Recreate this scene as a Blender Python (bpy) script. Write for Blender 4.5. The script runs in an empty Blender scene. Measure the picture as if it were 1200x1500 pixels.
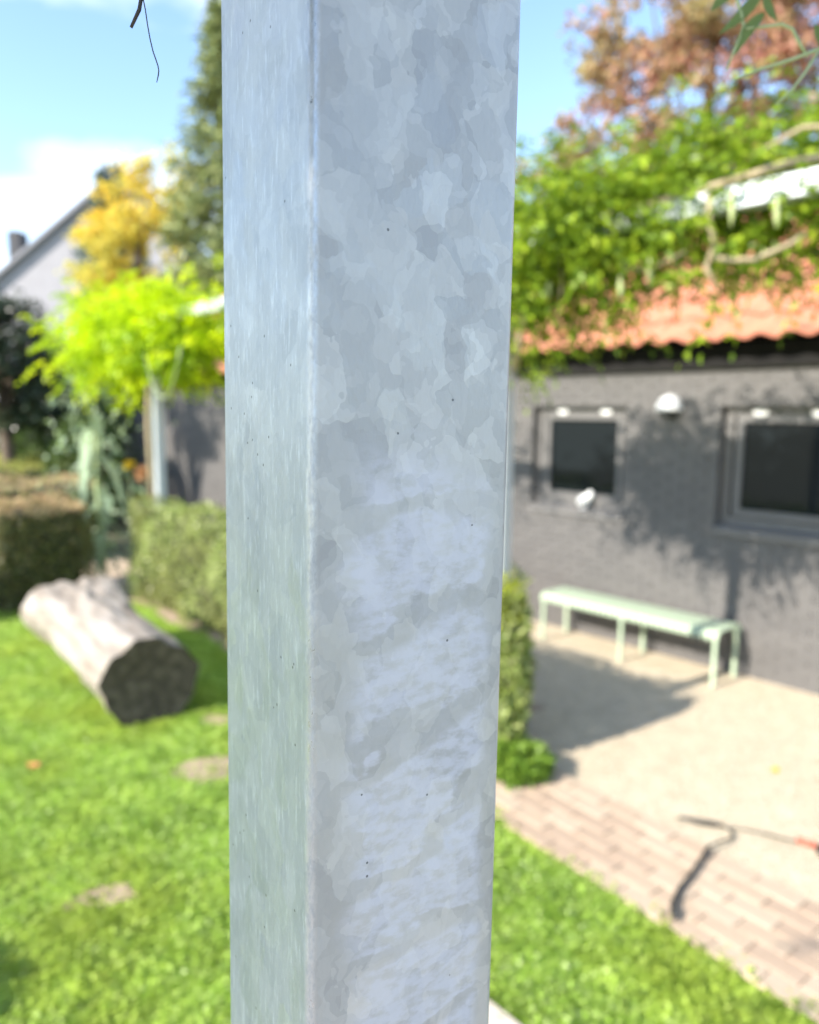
import bpy, math, random
import numpy as np
from mathutils import Vector, Matrix, Quaternion

rng = np.random.default_rng(7)
random.seed(7)
scene = bpy.context.scene
COL = scene.collection
R = math.radians

# ------------------------------------------------------------------ camera
EYE = 2.05
cam_d = bpy.data.cameras.new('camera')
cam = bpy.data.objects.new('camera', cam_d); COL.objects.link(cam)
cam_d.sensor_fit = 'HORIZONTAL'
cam_d.lens = 6.9
cam_d.sensor_width = 6.9 * 1200 / 1090
cam_d.clip_start = 0.01
cam_d.clip_end = 3000
pitch, roll = R(7.6), R(0.5)
fwd = Vector((0, math.cos(pitch), -math.sin(pitch)))
up0 = Vector((0, math.sin(pitch), math.cos(pitch)))
rt0 = Vector((1, 0, 0))
rt = rt0 * math.cos(roll) + up0 * math.sin(roll)
up = up0 * math.cos(roll) - rt0 * math.sin(roll)
m = Matrix((rt, up, -fwd)).transposed().to_4x4()
m.translation = (0, 0, EYE)
cam.matrix_world = m
cam_d.dof.use_dof = True
cam_d.dof.focus_distance = 0.315
cam_d.dof.aperture_fstop = 1.6
scene.camera = cam

# ------------------------------------------------------------------ world, sun, exposure
SUN_EL = R(31.3)
SAZ = Vector((-0.827, -0.562))
SUN_AZ = math.atan2(SAZ.x, SAZ.y)             # clockwise from +Y
S = Vector((math.sin(SUN_AZ) * math.cos(SUN_EL), math.cos(SUN_AZ) * math.cos(SUN_EL), math.sin(SUN_EL)))
world = bpy.data.worlds.new('World'); scene.world = world
world.use_nodes = True
wn, wl = world.node_tree.nodes, world.node_tree.links
wn.clear()
w_out = wn.new('ShaderNodeOutputWorld'); w_bg = wn.new('ShaderNodeBackground')
sky = wn.new('ShaderNodeTexSky'); sky.sky_type = 'NISHITA'; sky.sun_disc = False
sky.sun_elevation = SUN_EL; sky.sun_rotation = SUN_AZ % (2 * math.pi)
sky.air_density = 1.0; sky.dust_density = 0.15; sky.ozone_density = 2.0
tc = wn.new('ShaderNodeTexCoord')
mp = wn.new('ShaderNodeMapping'); mp.inputs['Scale'].default_value = (1.3, 1.3, 3.2); mp.inputs['Location'].default_value = (12.21, 3.12, 1.12)  # bright clouds added out of view for fill; offset leaves the view mostly clear
cn = wn.new('ShaderNodeTexNoise'); cn.inputs['Scale'].default_value = 1.1; cn.inputs['Detail'].default_value = 6; cn.inputs['Roughness'].default_value = 0.52
cr = wn.new('ShaderNodeValToRGB'); cr.color_ramp.elements[0].position = 0.52; cr.color_ramp.elements[1].position = 0.66
cmix = wn.new('ShaderNodeMix'); cmix.data_type = 'RGBA'
cmix.inputs[7].default_value = (4.6, 4.8, 5.1, 1)
wl.new(tc.outputs['Generated'], mp.inputs['Vector']); wl.new(mp.outputs[0], cn.inputs['Vector'])
wl.new(cn.outputs['Fac'], cr.inputs[0])
wl.new(cr.outputs[0], cmix.inputs[0])
wl.new(sky.outputs[0], cmix.inputs[6])
wl.new(cmix.outputs[2], w_bg.inputs['Color']); wl.new(w_bg.outputs[0], w_out.inputs['Surface'])
w_bg.inputs['Strength'].default_value = 0.078
sun_d = bpy.data.lights.new('sun', 'SUN'); sun_d.energy = 2.0; sun_d.angle = R(0.5); sun_d.color = (1.0, 0.93, 0.83)
sun = bpy.data.objects.new('sun', sun_d); COL.objects.link(sun)
sun.rotation_euler = S.to_track_quat('Z', 'Y').to_euler()
vs = scene.view_settings
scene.display_settings.display_device = 'sRGB'
vs.view_transform = 'Standard'; vs.look = 'None'; vs.gamma = 1.0; vs.use_curve_mapping = False
vs.exposure = 2.42
scene.cycles.max_bounces = 8

# ------------------------------------------------------------------ helpers
def tag(o, label=None, cat=None, group=None, kind=None):
    if label: o['label'] = label
    if cat: o['category'] = cat
    if group: o['group'] = group
    if kind: o['kind'] = kind
    return o

def empty(name, loc=(0, 0, 0), rz=0.0, label=None, cat=None, group=None):
    o = bpy.data.objects.new(name, None); COL.objects.link(o)
    o.location = loc; o.rotation_euler = (0, 0, rz); o.empty_display_size = 0.1
    return tag(o, label, cat, group)

def link(name, me, parent=None, loc=None, rot=None):
    o = bpy.data.objects.new(name, me); COL.objects.link(o)
    if parent is not None: o.parent = parent
    if loc is not None: o.location = loc
    if rot is not None: o.rotation_euler = rot
    return o

class MB:
    def __init__(s): s.v = []; s.f = []
    def add(s, vs_, fs_):
        b = len(s.v); s.v += [tuple(p) for p in vs_]; s.f += [tuple(i + b for i in f) for f in fs_]; return s
    def box(s, x0, x1, y0, y1, z0, z1):
        return s.add([(x0, y0, z0), (x1, y0, z0), (x1, y1, z0), (x0, y1, z0), (x0, y0, z1), (x1, y0, z1), (x1, y1, z1), (x0, y1, z1)],
                     [(3, 2, 1, 0), (4, 5, 6, 7), (0, 1, 5, 4), (1, 2, 6, 5), (2, 3, 7, 6), (3, 0, 4, 7)])
    def tube(s, pts, rad, n=8, cap=True):
        pts = [Vector(p) for p in pts]
        if not hasattr(rad, '__len__'): rad = [rad] * len(pts)
        vs_ = []; ref = None
        for i, p in enumerate(pts):
            t = (pts[min(i + 1, len(pts) - 1)] - pts[max(i - 1, 0)]).normalized()
            if ref is None:
                ref = t.orthogonal().normalized()
            ref = (ref - t * ref.dot(t)).normalized(); b = t.cross(ref)
            for k in range(n):
                a = 2 * math.pi * k / n
                vs_.append(p + (ref * math.cos(a) + b * math.sin(a)) * rad[i])
        fs_ = [(i * n + k, i * n + (k + 1) % n, (i + 1) * n + (k + 1) % n, (i + 1) * n + k) for i in range(len(pts) - 1) for k in range(n)]
        if cap:
            fs_.append(tuple(reversed(range(n)))); fs_.append(tuple(range((len(pts) - 1) * n, len(pts) * n)))
        return s.add(vs_, fs_)
    def mesh(s, name, mat, smooth=False):
        me = bpy.data.meshes.new(name); me.from_pydata(s.v, [], s.f); me.update()
        if mat: me.materials.append(mat)
        if smooth: me.polygons.foreach_set('use_smooth', [True] * len(me.polygons))
        return me
    def build(s, name, mat, parent=None, smooth=False, bevel=0):
        o = link(name, s.mesh(name, mat, smooth), parent)
        if bevel:
            b = o.modifiers.new('bevel', 'BEVEL'); b.width = bevel; b.segments = 2; b.limit_method = 'ANGLE'
        return o

def np_mesh(name, verts, faces, mat):
    """verts (N,3), faces (M,k) arrays"""
    me = bpy.data.meshes.new(name)
    M, k = faces.shape
    me.vertices.add(len(verts)); me.vertices.foreach_set('co', verts.astype(np.float32).ravel())
    me.loops.add(M * k); me.loops.foreach_set('vertex_index', faces.astype(np.int32).ravel())
    me.polygons.add(M); me.polygons.foreach_set('loop_start', np.arange(0, M * k, k, dtype=np.int32))
    me.polygons.foreach_set('loop_total', np.full(M, k, dtype=np.int32))
    me.update(calc_edges=True)
    if mat: me.materials.append(mat)
    return me

def unit(a): return a / np.maximum(np.linalg.norm(a, axis=-1, keepdims=True), 1e-9)
def rdir(n): return unit(rng.normal(size=(n, 3)))

def leaves(pos, d, L, W, droop=0.25, nrm=None):
    """diamond leaves folded a little; returns verts, faces"""
    n = len(pos)
    d = unit(d)
    if nrm is None: nrm = rdir(n) * 0.8 + np.array([0, 0, 0.7])
    side = unit(np.cross(d, nrm)); nn = np.cross(side, d)
    L = np.broadcast_to(np.asarray(L, float), (n,))[:, None]; W = np.broadcast_to(np.asarray(W, float), (n,))[:, None]
    a = pos; tip = pos + d * L - nn * L * droop
    mid = pos + d * L * 0.45 + nn * L * 0.04
    l = mid + side * W * 0.5 + nn * W * 0.12; r = mid - side * W * 0.5 + nn * W * 0.12
    v = np.stack([a, r, tip, l], 1).reshape(-1, 3)
    f = np.arange(n * 4).reshape(n, 4)
    return v, f

def cat(parts):
    vs_ = []; fs_ = []; b = 0
    for v, f in parts:
        vs_.append(v); fs_.append(f + b); b += len(v)
    return np.concatenate(vs_), np.concatenate(fs_)

# ------------------------------------------------------------------ materials
def new_mat(name):
    mt = bpy.data.materials.new(name); mt.use_nodes = True
    nt = mt.node_tree; bsdf = nt.nodes['Principled BSDF']
    return mt, nt, nt.nodes, nt.links, bsdf

def ramp(n, stops, interp='LINEAR'):
    r = n.new('ShaderNodeValToRGB'); r.color_ramp.interpolation = interp
    e = r.color_ramp.elements
    while len(e) < len(stops): e.new(0.5)
    for i, (p, c) in enumerate(stops):
        e[i].position = p; e[i].color = (*c, 1) if len(c) == 3 else c
    return r

def simple(name, c1, c2=None, rough=0.7, metal=0.0, scale=8.0, bump=0.0, bscale=60.0, coords='Object', spec=0.5):
    mt, nt, n, l, b = new_mat(name)
    b.inputs['Roughness'].default_value = rough; b.inputs['Metallic'].default_value = metal
    b.inputs['Specular IOR Level'].default_value = spec
    t = n.new('ShaderNodeTexCoord')
    if c2 is None: c2 = tuple(x * 0.8 for x in c1)
    nz = n.new('ShaderNodeTexNoise'); nz.inputs['Scale'].default_value = scale; nz.inputs['Detail'].default_value = 5
    l.new(t.outputs[coords], nz.inputs['Vector'])
    r = ramp(n, [(0.3, c1), (0.7, c2)]); l.new(nz.outputs['Fac'], r.inputs[0]); l.new(r.outputs[0], b.inputs['Base Color'])
    if bump:
        n2 = n.new('ShaderNodeTexNoise'); n2.inputs['Scale'].default_value = bscale; n2.inputs['Detail'].default_value = 4
        l.new(t.outputs[coords], n2.inputs['Vector'])
        bp = n.new('ShaderNodeBump'); bp.inputs['Strength'].default_value = bump; bp.inputs['Distance'].default_value = 0.01
        l.new(n2.outputs['Fac'], bp.inputs['Height']); l.new(bp.outputs[0], b.inputs['Normal'])
    return mt

def leaf_mat(name, cols, trans=0.35, rough=0.45, patch=None, pscale=2.0, spec=0.4):
    """colour varies from leaf to leaf, and in patches through the plant"""
    mt, nt, n, l, b = new_mat(name)
    g = n.new('ShaderNodeNewGeometry')
    k = len(cols)
    r = ramp(n, [(i / max(k - 1, 1), c) for i, c in enumerate(cols)])
    l.new(g.outputs['Random Per Island'], r.inputs[0])
    colr = r.outputs[0]
    if patch:
        t = n.new('ShaderNodeTexCoord'); nz = n.new('ShaderNodeTexNoise'); nz.inputs['Scale'].default_value = pscale; nz.inputs['Detail'].default_value = 2
        l.new(t.outputs['Object'], nz.inputs['Vector'])
        r2 = ramp(n, [(0.45, (0, 0, 0)), (0.62, (1, 1, 1))]); l.new(nz.outputs['Fac'], r2.inputs[0])
        mx = n.new('ShaderNodeMix'); mx.data_type = 'RGBA'; mx.inputs[7].default_value = (*patch, 1)
        sc = n.new('ShaderNodeMath'); sc.operation = 'MULTIPLY'; sc.inputs[1].default_value = 0.75
        l.new(r2.outputs[0], sc.inputs[0]); l.new(sc.outputs[0], mx.inputs[0]); l.new(colr, mx.inputs[6]); colr = mx.outputs[2]
    b.inputs['Roughness'].default_value = rough; b.inputs['Specular IOR Level'].default_value = spec
    l.new(colr, b.inputs['Base Color'])
    tr = n.new('ShaderNodeBsdfTranslucent'); l.new(colr, tr.inputs['Color'])
    ms = n.new('ShaderNodeMixShader'); ms.inputs[0].default_value = trans
    l.new(b.outputs[0], ms.inputs[1]); l.new(tr.outputs[0], ms.inputs[2])
    l.new(ms.outputs[0], n['Material Output'].inputs['Surface'])
    return mt

def zinc_mat():
    mt, nt, n, l, b = new_mat('galvanised_zinc')
    t = n.new('ShaderNodeTexCoord'); P = t.outputs['Object']
    def mth(op, a, c=None, d=None):
        x = n.new('ShaderNodeMath'); x.operation = op
        for i, q in enumerate((a, c, d)):
            if q is None: continue
            if isinstance(q, (int, float)): x.inputs[i].default_value = q
            else: l.new(q, x.inputs[i])
        return x.outputs[0]
    def mapping(scale, loc=(0, 0, 0), rot=(0, 0, 0), src=None):
        x = n.new('ShaderNodeMapping'); x.inputs['Scale'].default_value = scale; x.inputs['Location'].default_value = loc; x.inputs['Rotation'].default_value = rot
        l.new(src or P, x.inputs['Vector']); return x.outputs[0]
    def noise(src, scale, detail=3, rough=0.5):
        x = n.new('ShaderNodeTexNoise'); x.inputs['Scale'].default_value = scale; x.inputs['Detail'].default_value = detail; x.inputs['Roughness'].default_value = rough
        l.new(src, x.inputs['Vector']); return x
    def smooth(v, lo, hi):
        x = n.new('ShaderNodeMapRange'); x.interpolation_type = 'SMOOTHSTEP'
        x.inputs['From Min'].default_value = lo; x.inputs['From Max'].default_value = hi
        l.new(v, x.inputs['Value']); return x.outputs[0]
    def mix(f, a, c):
        x = n.new('ShaderNodeMix'); x.data_type = 'RGBA'
        for i, q in ((0, f), (6, a), (7, c)):
            if isinstance(q, (int, float)): x.inputs[i].default_value = q
            elif isinstance(q, tuple): x.inputs[i].default_value = (*q, 1)
            else: l.new(q, x.inputs[i])
        return x.outputs[2]
    def vor(src, scale):
        x = n.new('ShaderNodeTexVoronoi'); x.inputs['Scale'].default_value = scale; l.new(src, x.inputs['Vector']); return x
    sep = n.new('ShaderNodeSeparateXYZ'); l.new(P, sep.inputs[0])
    X, Y, Z = sep.outputs
    # warped coordinates for the spangle
    warp = noise(P, 55, 3)
    sub = n.new('ShaderNodeVectorMath'); sub.operation = 'SUBTRACT'; sub.inputs[1].default_value = (0.5, 0.5, 0.5); l.new(warp.outputs['Color'], sub.inputs[0])
    scl = n.new('ShaderNodeVectorMath'); scl.operation = 'SCALE'; scl.inputs['Scale'].default_value = 0.022; l.new(sub.outputs[0], scl.inputs[0])
    add = n.new('ShaderNodeVectorMath'); add.operation = 'ADD'; l.new(P, add.inputs[0]); l.new(scl.outputs[0], add.inputs[1])
    PW = mapping((1, 1, 0.72), src=add.outputs[0])
    v1 = vor(PW, 78); v2 = vor(mapping((1, 1, 0.8), (3, 1, 2), src=add.outputs[0]), 150); v3 = vor(mapping((1, 1, 0.55), (7, 2, 5), src=add.outputs[0]), 46)
    s1 = n.new('ShaderNodeSeparateColor'); l.new(v1.outputs['Color'], s1.inputs[0])
    s2 = n.new('ShaderNodeSeparateColor'); l.new(v2.outputs['Color'], s2.inputs[0])
    s3 = n.new('ShaderNodeSeparateColor'); l.new(v3.outputs['Color'], s3.inputs[0])
    sp = mth('ADD', mth('MULTIPLY', s1.outputs[0], 0.42), mth('ADD', mth('MULTIPLY', mth('POWER', s2.outputs[1], 3.0), 0.22), mth('MULTIPLY', s3.outputs[0], 0.36)))
    fine = noise(mapping((1, 1, 0.5)), 420, 4).outputs['Fac']
    sp = mth('ADD', mth('MULTIPLY', sp, 0.86), mth('MULTIPLY', fine, 0.14))
    rr = ramp(n, [(0.12, (0.355, 0.357, 0.368)), (0.36, (0.415, 0.417, 0.424)), (0.55, (0.470, 0.470, 0.472)), (0.85, (0.550, 0.549, 0.546))])
    l.new(sp, rr.inputs[0]); base = rr.outputs[0]
    # drawn vertical streaks on the side face
    st = noise(mapping((300, 300, 62), rot=(0.14, 0.0, 0)), 1.0, 6, 0.74).outputs['Fac']
    st2 = noise(mapping((90, 90, 9), (4, 4, 1), rot=(-0.05, 0, 0)), 1.0, 3).outputs['Fac']
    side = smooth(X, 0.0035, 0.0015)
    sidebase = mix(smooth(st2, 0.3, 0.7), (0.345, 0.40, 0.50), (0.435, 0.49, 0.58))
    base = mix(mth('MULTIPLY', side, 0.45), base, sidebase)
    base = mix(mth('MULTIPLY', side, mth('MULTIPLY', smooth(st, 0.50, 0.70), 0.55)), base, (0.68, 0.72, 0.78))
    # wet storage bloom on the front face, in broken tilted bands
    bw = noise(mapping((11, 11, 40), rot=(0, 0.30, 0), src=add.outputs[0]), 1.0, 1, 0.5).outputs['Fac']
    br_ = noise(mapping((90, 90, 190), (1, 0, 5), rot=(0, 0.25, 0)), 1.0, 5, 0.6).outputs['Fac']
    bl = noise(mapping((22, 22, 30), (2, 0, 3), rot=(0, 0.25, 0)), 1.0, 2).outputs['Fac']
    zn = mth('ADD', Z, mth('MULTIPLY', bl, 0.07))
    below = smooth(zn, 2.085, 2.045)
    inx = mth('MULTIPLY', smooth(mth('ADD', X, mth('MULTIPLY', bl, 0.03)), 0.026, 0.044), smooth(mth('ADD', X, mth('MULTIPLY', bl, 0.012)), 0.099, 0.090))
    front = smooth(Y, 0.006, 0.002)
    blm = mth('MULTIPLY', mth('MULTIPLY', below, inx), front)
    tb = mth('ADD', mth('ADD', Z, mth('MULTIPLY', X, -0.26)), mth('ADD', mth('MULTIPLY', bw, 0.085), mth('MULTIPLY', br_, 0.012)))
    fr = mth('FRACT', mth('DIVIDE', tb, 0.049))
    gap = mth('MULTIPLY', smooth(fr, 0.66, 0.74), mth('SUBTRACT', 1.0, smooth(fr, 0.93, 1.0)))
    blm = mth('MULTIPLY', blm, mth('SUBTRACT', 1.0, mth('MULTIPLY', gap, 0.75)))
    blm = mth('MULTIPLY', blm, mth('ADD', 0.30, mth('MULTIPLY', smooth(br_, 0.36, 0.58), 0.70)))
    base = mix(mth('MULTIPLY', blm, 0.54), base, (0.67, 0.68, 0.78))
    # pits
    vp = vor(P, 330); sp_ = n.new('ShaderNodeSeparateColor'); l.new(vp.outputs['Color'], sp_.inputs[0])
    pit = mth('MULTIPLY', mth('LESS_THAN', vp.outputs['Distance'], 0.2), mth('GREATER_THAN', sp_.outputs[0], 0.993))
    base = mix(mth('MULTIPLY', pit, 0.8), base, (0.08, 0.085, 0.09))
    l.new(base, b.inputs['Base Color'])
    b.inputs['Metallic'].default_value = 0.35
    ro = mth('ADD', 0.40, mth('MULTIPLY', s1.outputs[1], 0.16)); ro = mth('ADD', ro, mth('MULTIPLY', blm, 0.2))
    # corner highlight put into the colour: brighter, smoother zinc along the rolled corner
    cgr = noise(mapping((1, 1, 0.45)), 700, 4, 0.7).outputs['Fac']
    corner_glint = mth('MULTIPLY', mth('MULTIPLY', smooth(X, 0.0042, 0.0022), smooth(Y, 0.0042, 0.0022)), smooth(cgr, 0.30, 0.66))
    ro = mth('SUBTRACT', ro, mth('MULTIPLY', corner_glint, 0.15))
    base = mix(mth('MULTIPLY', corner_glint, 0.35), base, (0.68, 0.70, 0.72)); l.new(base, b.inputs['Base Color'])
    l.new(mth('ADD', 0.35, mth('MULTIPLY', corner_glint, 0.35)), b.inputs['Metallic'])
    l.new(ro, b.inputs['Roughness'])
    h = mth('ADD', mth('MULTIPLY', fine, 0.5), mth('ADD', mth('MULTIPLY', sp, 0.5), mth('MULTIPLY', mth('MULTIPLY', st, side), 0.9)))
    bp = n.new('ShaderNodeBump'); bp.inputs['Strength'].default_value = 0.35; bp.inputs['Distance'].default_value = 0.0014
    l.new(h, bp.inputs['Height']); l.new(bp.outputs[0], b.inputs['Normal'])
    return mt

M = {}
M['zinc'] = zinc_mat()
M['zinc_far'] = simple('galvanised_steel', (0.50, 0.54, 0.56), (0.62, 0.65, 0.66), 0.45, 0.35, 30)
M['brick'] = simple('painted_brick', (0.102, 0.095, 0.090), (0.122, 0.114, 0.107), 0.75, 0, 3.5, 0.3, 90)
def brick_face_mat():
    mt, nt, n, l, b = new_mat('painted_brick_face')
    g = n.new('ShaderNodeNewGeometry'); t = n.new('ShaderNodeTexCoord')
    r1 = ramp(n, [(0, (0.104, 0.099, 0.095)), (0.6, (0.112, 0.107, 0.102)), (1, (0.124, 0.118, 0.112))]); l.new(g.outputs['Random Per Island'], r1.inputs[0])
    nz = n.new('ShaderNodeTexNoise'); nz.inputs['Scale'].default_value = 1.4; nz.inputs['Detail'].default_value = 6; l.new(t.outputs['Object'], nz.inputs['Vector'])
    r2 = ramp(n, [(0.3, (0.95, 0.95, 0.955)), (0.7, (1.05, 1.045, 1.04))]); l.new(nz.outputs['Fac'], r2.inputs[0])
    mx = n.new('ShaderNodeMix'); mx.data_type = 'RGBA'; mx.blend_type = 'MULTIPLY'; mx.inputs[0].default_value = 1
    l.new(r1.outputs[0], mx.inputs[6]); l.new(r2.outputs[0], mx.inputs[7]); l.new(mx.outputs[2], b.inputs['Base Color'])
    b.inputs['Roughness'].default_value = 0.7
    n2 = n.new('ShaderNodeTexNoise'); n2.inputs['Scale'].default_value = 70; l.new(t.outputs['Object'], n2.inputs['Vector'])
    bp = n.new('ShaderNodeBump'); bp.inputs['Strength'].default_value = 0.15; bp.inputs['Distance'].default_value = 0.006
    l.new(n2.outputs['Fac'], bp.inputs['Height']); l.new(bp.outputs[0], b.inputs['Normal'])
    return mt
M['brick_face'] = brick_face_mat()
M['frame'] = simple('window_paint', (0.125, 0.120, 0.115), (0.14, 0.134, 0.128), 0.55)
M['dark'] = simple('near_black', (0.008, 0.008, 0.008), (0.014, 0.013, 0.012), 0.8, spec=0.2)
M['tile'] = simple('clay_tile', (0.42, 0.15, 0.085), (0.50, 0.20, 0.115), 0.75, 0, 5, 0.2, 60, 'Object')
M['white'] = simple('white_plastic', (0.78, 0.78, 0.76), (0.8, 0.8, 0.78), 0.35)
M['bench'] = simple('sage_paint', (0.43, 0.53, 0.375), (0.47, 0.56, 0.40), 0.45)
M['black'] = simple('black_rubber', (0.02, 0.02, 0.018), (0.035, 0.035, 0.03), 0.6)
M['red'] = simple('red_plastic', (0.65, 0.08, 0.04), None, 0.4)
M['bark'] = simple('bark', (0.09, 0.065, 0.045), (0.16, 0.12, 0.085), 0.9, 0, 12, 0.5, 40)
M['vine_wood'] = simple('vine_wood', (0.30, 0.23, 0.14), (0.42, 0.34, 0.22), 0.8, 0, 14, 0.4, 60)
M['twig'] = simple('dark_twig', (0.022, 0.020, 0.018), (0.04, 0.035, 0.03), 0.6)
M['green_stem'] = simple('green_stem', (0.34, 0.42, 0.20), (0.42, 0.48, 0.25), 0.5)
M['pod'] = simple('pod', (0.36, 0.42, 0.17), (0.45, 0.50, 0.24), 0.6)
M['paver'] = simple('clay_paver', (0.40, 0.30, 0.212), (0.46, 0.348, 0.248), 0.85, 0, 9, 0.3, 80)
M['paver_pale'] = simple('clay_paver_pale', (0.43, 0.33, 0.238), (0.48, 0.375, 0.275), 0.85, 0, 9, 0.3, 80)
M['paver_dark'] = simple('clay_paver_dark', (0.36, 0.262, 0.185), (0.42, 0.312, 0.225), 0.85, 0, 9, 0.3, 80)
M['slab'] = simple('pale_slab', (0.50, 0.42, 0.35), (0.56, 0.48, 0.40), 0.85, 0, 12, 0.2, 80)
M['sand'] = simple('joint_sand', (0.42, 0.325, 0.235), (0.50, 0.395, 0.29), 0.95, 0, 60, 0.3, 200)
M['soil'] = simple('bare_soil', (0.30, 0.21, 0.15), (0.42, 0.32, 0.23), 0.95, 0, 14, 0.6, 40)
M['stone'] = simple('gravel_stone', (0.40, 0.34, 0.26), (0.56, 0.49, 0.39), 0.9, 0, 45)
M['render_wall'] = simple('pale_render', (0.29, 0.28, 0.295), (0.33, 0.32, 0.335), 0.8, 0, 1.5)
M['slate'] = simple('slate', (0.20, 0.20, 0.22), (0.25, 0.25, 0.27), 0.7, 0, 2)
M['far_ground'] = simple('rough_ground', (0.13, 0.14, 0.07), (0.18, 0.17, 0.10), 0.95, 0, 3)
M['dark_slate'] = simple('dark_slate', (0.05, 0.05, 0.055), (0.07, 0.07, 0.075), 0.8)
M['ground'] = simple('lawn_soil', (0.26, 0.38, 0.05), (0.38, 0.50, 0.08), 0.95, 0, 6, 0.5, 40)

def glass_mat():
    mt, nt, n, l, b = new_mat('window_glass')
    b.inputs['Base Color'].default_value = (0.008, 0.011, 0.013, 1); b.inputs['Roughness'].default_value = 0.03
    b.inputs['Specular IOR Level'].default_value = 0.32
    return mt
M['glass'] = glass_mat()

def gravel_mat():
    mt, nt, n, l, b = new_mat('gravel')
    t = n.new('ShaderNodeTexCoord')
    v = n.new('ShaderNodeTexVoronoi'); v.inputs['Scale'].default_value = 75; l.new(t.outputs['Object'], v.inputs['Vector'])
    s = n.new('ShaderNodeSeparateColor'); l.new(v.outputs['Color'], s.inputs[0])
    r = ramp(n, [(0, (0.43, 0.355, 0.25)), (0.5, (0.53, 0.445, 0.325)), (1, (0.60, 0.52, 0.395))]); l.new(s.outputs[0], r.inputs[0])
    nz = n.new('ShaderNodeTexNoise'); nz.inputs['Scale'].default_value = 7.0; nz.inputs['Detail'].default_value = 8; nz.inputs['Roughness'].default_value = 0.65; l.new(t.outputs['Object'], nz.inputs['Vector'])
    r2 = ramp(n, [(0.3, (0.86, 0.84, 0.80)), (0.68, (1.14, 1.13, 1.10))]); l.new(nz.outputs['Fac'], r2.inputs[0])
    mx = n.new('ShaderNodeMix'); mx.data_type = 'RGBA'; mx.blend_type = 'MULTIPLY'; mx.inputs[0].default_value = 1
    l.new(r.outputs[0], mx.inputs[6]); l.new(r2.outputs[0], mx.inputs[7]); l.new(mx.outputs[2], b.inputs['Base Color'])
    b.inputs['Roughness'].default_value = 0.95
    bp = n.new('ShaderNodeBump'); bp.inputs['Strength'].default_value = 0.6; bp.inputs['Distance'].default_value = 0.012; bp.invert = True
    l.new(v.outputs['Distance'], bp.inputs['Height']); l.new(bp.outputs[0], b.inputs['Normal'])
    return mt
M['gravel'] = gravel_mat()

def log_mat(name, c1, c2, c3):
    mt, nt, n, l, b = new_mat(name)
    t = n.new('ShaderNodeTexCoord')
    mpp = n.new('ShaderNodeMapping'); mpp.inputs['Scale'].default_value = (9, 9, 1.2); l.new(t.outputs['Object'], mpp.inputs['Vector'])
    nz = n.new('ShaderNodeTexNoise'); nz.inputs['Scale'].default_value = 1.5; nz.inputs['Detail'].default_value = 6; l.new(mpp.outputs[0], nz.inputs['Vector'])
    r = ramp(n, [(0.25, c1), (0.5, c2), (0.75, c3)]); l.new(nz.outputs['Fac'], r.inputs[0]); l.new(r.outputs[0], b.inputs['Base Color'])
    b.inputs['Roughness'].default_value = 0.85
    bp = n.new('ShaderNodeBump'); bp.inputs['Strength'].default_value = 0.7; bp.inputs['Distance'].default_value = 0.02
    l.new(nz.outputs['Fac'], bp.inputs['Height']); l.new(bp.outputs[0], b.inputs['Normal'])
    return mt
M['log'] = log_mat('weathered_log', (0.15, 0.115, 0.085), (0.28, 0.24, 0.20), (0.38, 0.345, 0.31))
M['log_end'] = log_mat('log_end', (0.030, 0.021, 0.014), (0.075, 0.055, 0.038), (0.17, 0.13, 0.095))

M['lawn'] = leaf_mat('grass_blade', [(0.31, 0.49, 0.06), (0.43, 0.63, 0.10), (0.52, 0.71, 0.15), (0.64, 0.76, 0.32)], 0.5, 0.4, (0.48, 0.60, 0.09), 1.3)
M['wisteria'] = leaf_mat('wisteria_leaf', [(0.06, 0.12, 0.012), (0.17, 0.28, 0.016), (0.32, 0.45, 0.022), (0.48, 0.58, 0.035)], 0.38, 0.42, (0.20, 0.31, 0.02), 1.6)
M['tuft_leaf'] = leaf_mat('tuft_leaf', [(0.10, 0.19, 0.025), (0.20, 0.34, 0.04), (0.30, 0.44, 0.06)], 0.4, 0.45)
M['shade_leaf'] = leaf_mat('shading_vine_leaf', [(0.05, 0.07, 0.03), (0.08, 0.10, 0.045)], 0.08, 0.5)  # unseen vine over the post, darkened so it bounces little green light
M['lime'] = leaf_mat('lime_leaf', [(0.46, 0.66, 0.004), (0.66, 0.82, 0.004), (0.76, 0.86, 0.006)], 0.5, 0.5, (0.22, 0.40, 0.02), 1.3)
M['hedge'] = leaf_mat('hedge_leaf', [(0.16, 0.23, 0.05), (0.33, 0.42, 0.10), (0.46, 0.53, 0.18), (0.58, 0.61, 0.30)], 0.35, 0.35, (0.22, 0.23, 0.07), 2.0)
M['beech'] = leaf_mat('beech_leaf', [(0.07, 0.085, 0.025), (0.14, 0.15, 0.045), (0.23, 0.18, 0.07)], 0.2, 0.35)
M['brown_leaf'] = leaf_mat('dry_hedge_leaf', [(0.48, 0.32, 0.18), (0.62, 0.44, 0.26), (0.54, 0.45, 0.20)], 0.2, 0.6)
M['yellow'] = leaf_mat('yellow_leaf', [(0.70, 0.46, 0.05), (0.86, 0.62, 0.07), (0.84, 0.70, 0.13), (0.58, 0.56, 0.12)], 0.55, 0.5, (0.66, 0.62, 0.13), 0.35)
M['conifer'] = leaf_mat('conifer_needle', [(0.11, 0.15, 0.055), (0.26, 0.31, 0.11), (0.42, 0.45, 0.18)], 0.2, 0.5)
M['blue_conifer'] = leaf_mat('blue_needle', [(0.07, 0.12, 0.08), (0.13, 0.19, 0.14)], 0.2, 0.5)
M['holly'] = leaf_mat('dark_glossy_leaf', [(0.018, 0.035, 0.018), (0.035, 0.06, 0.03), (0.07, 0.09, 0.045)], 0.12, 0.3)
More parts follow.
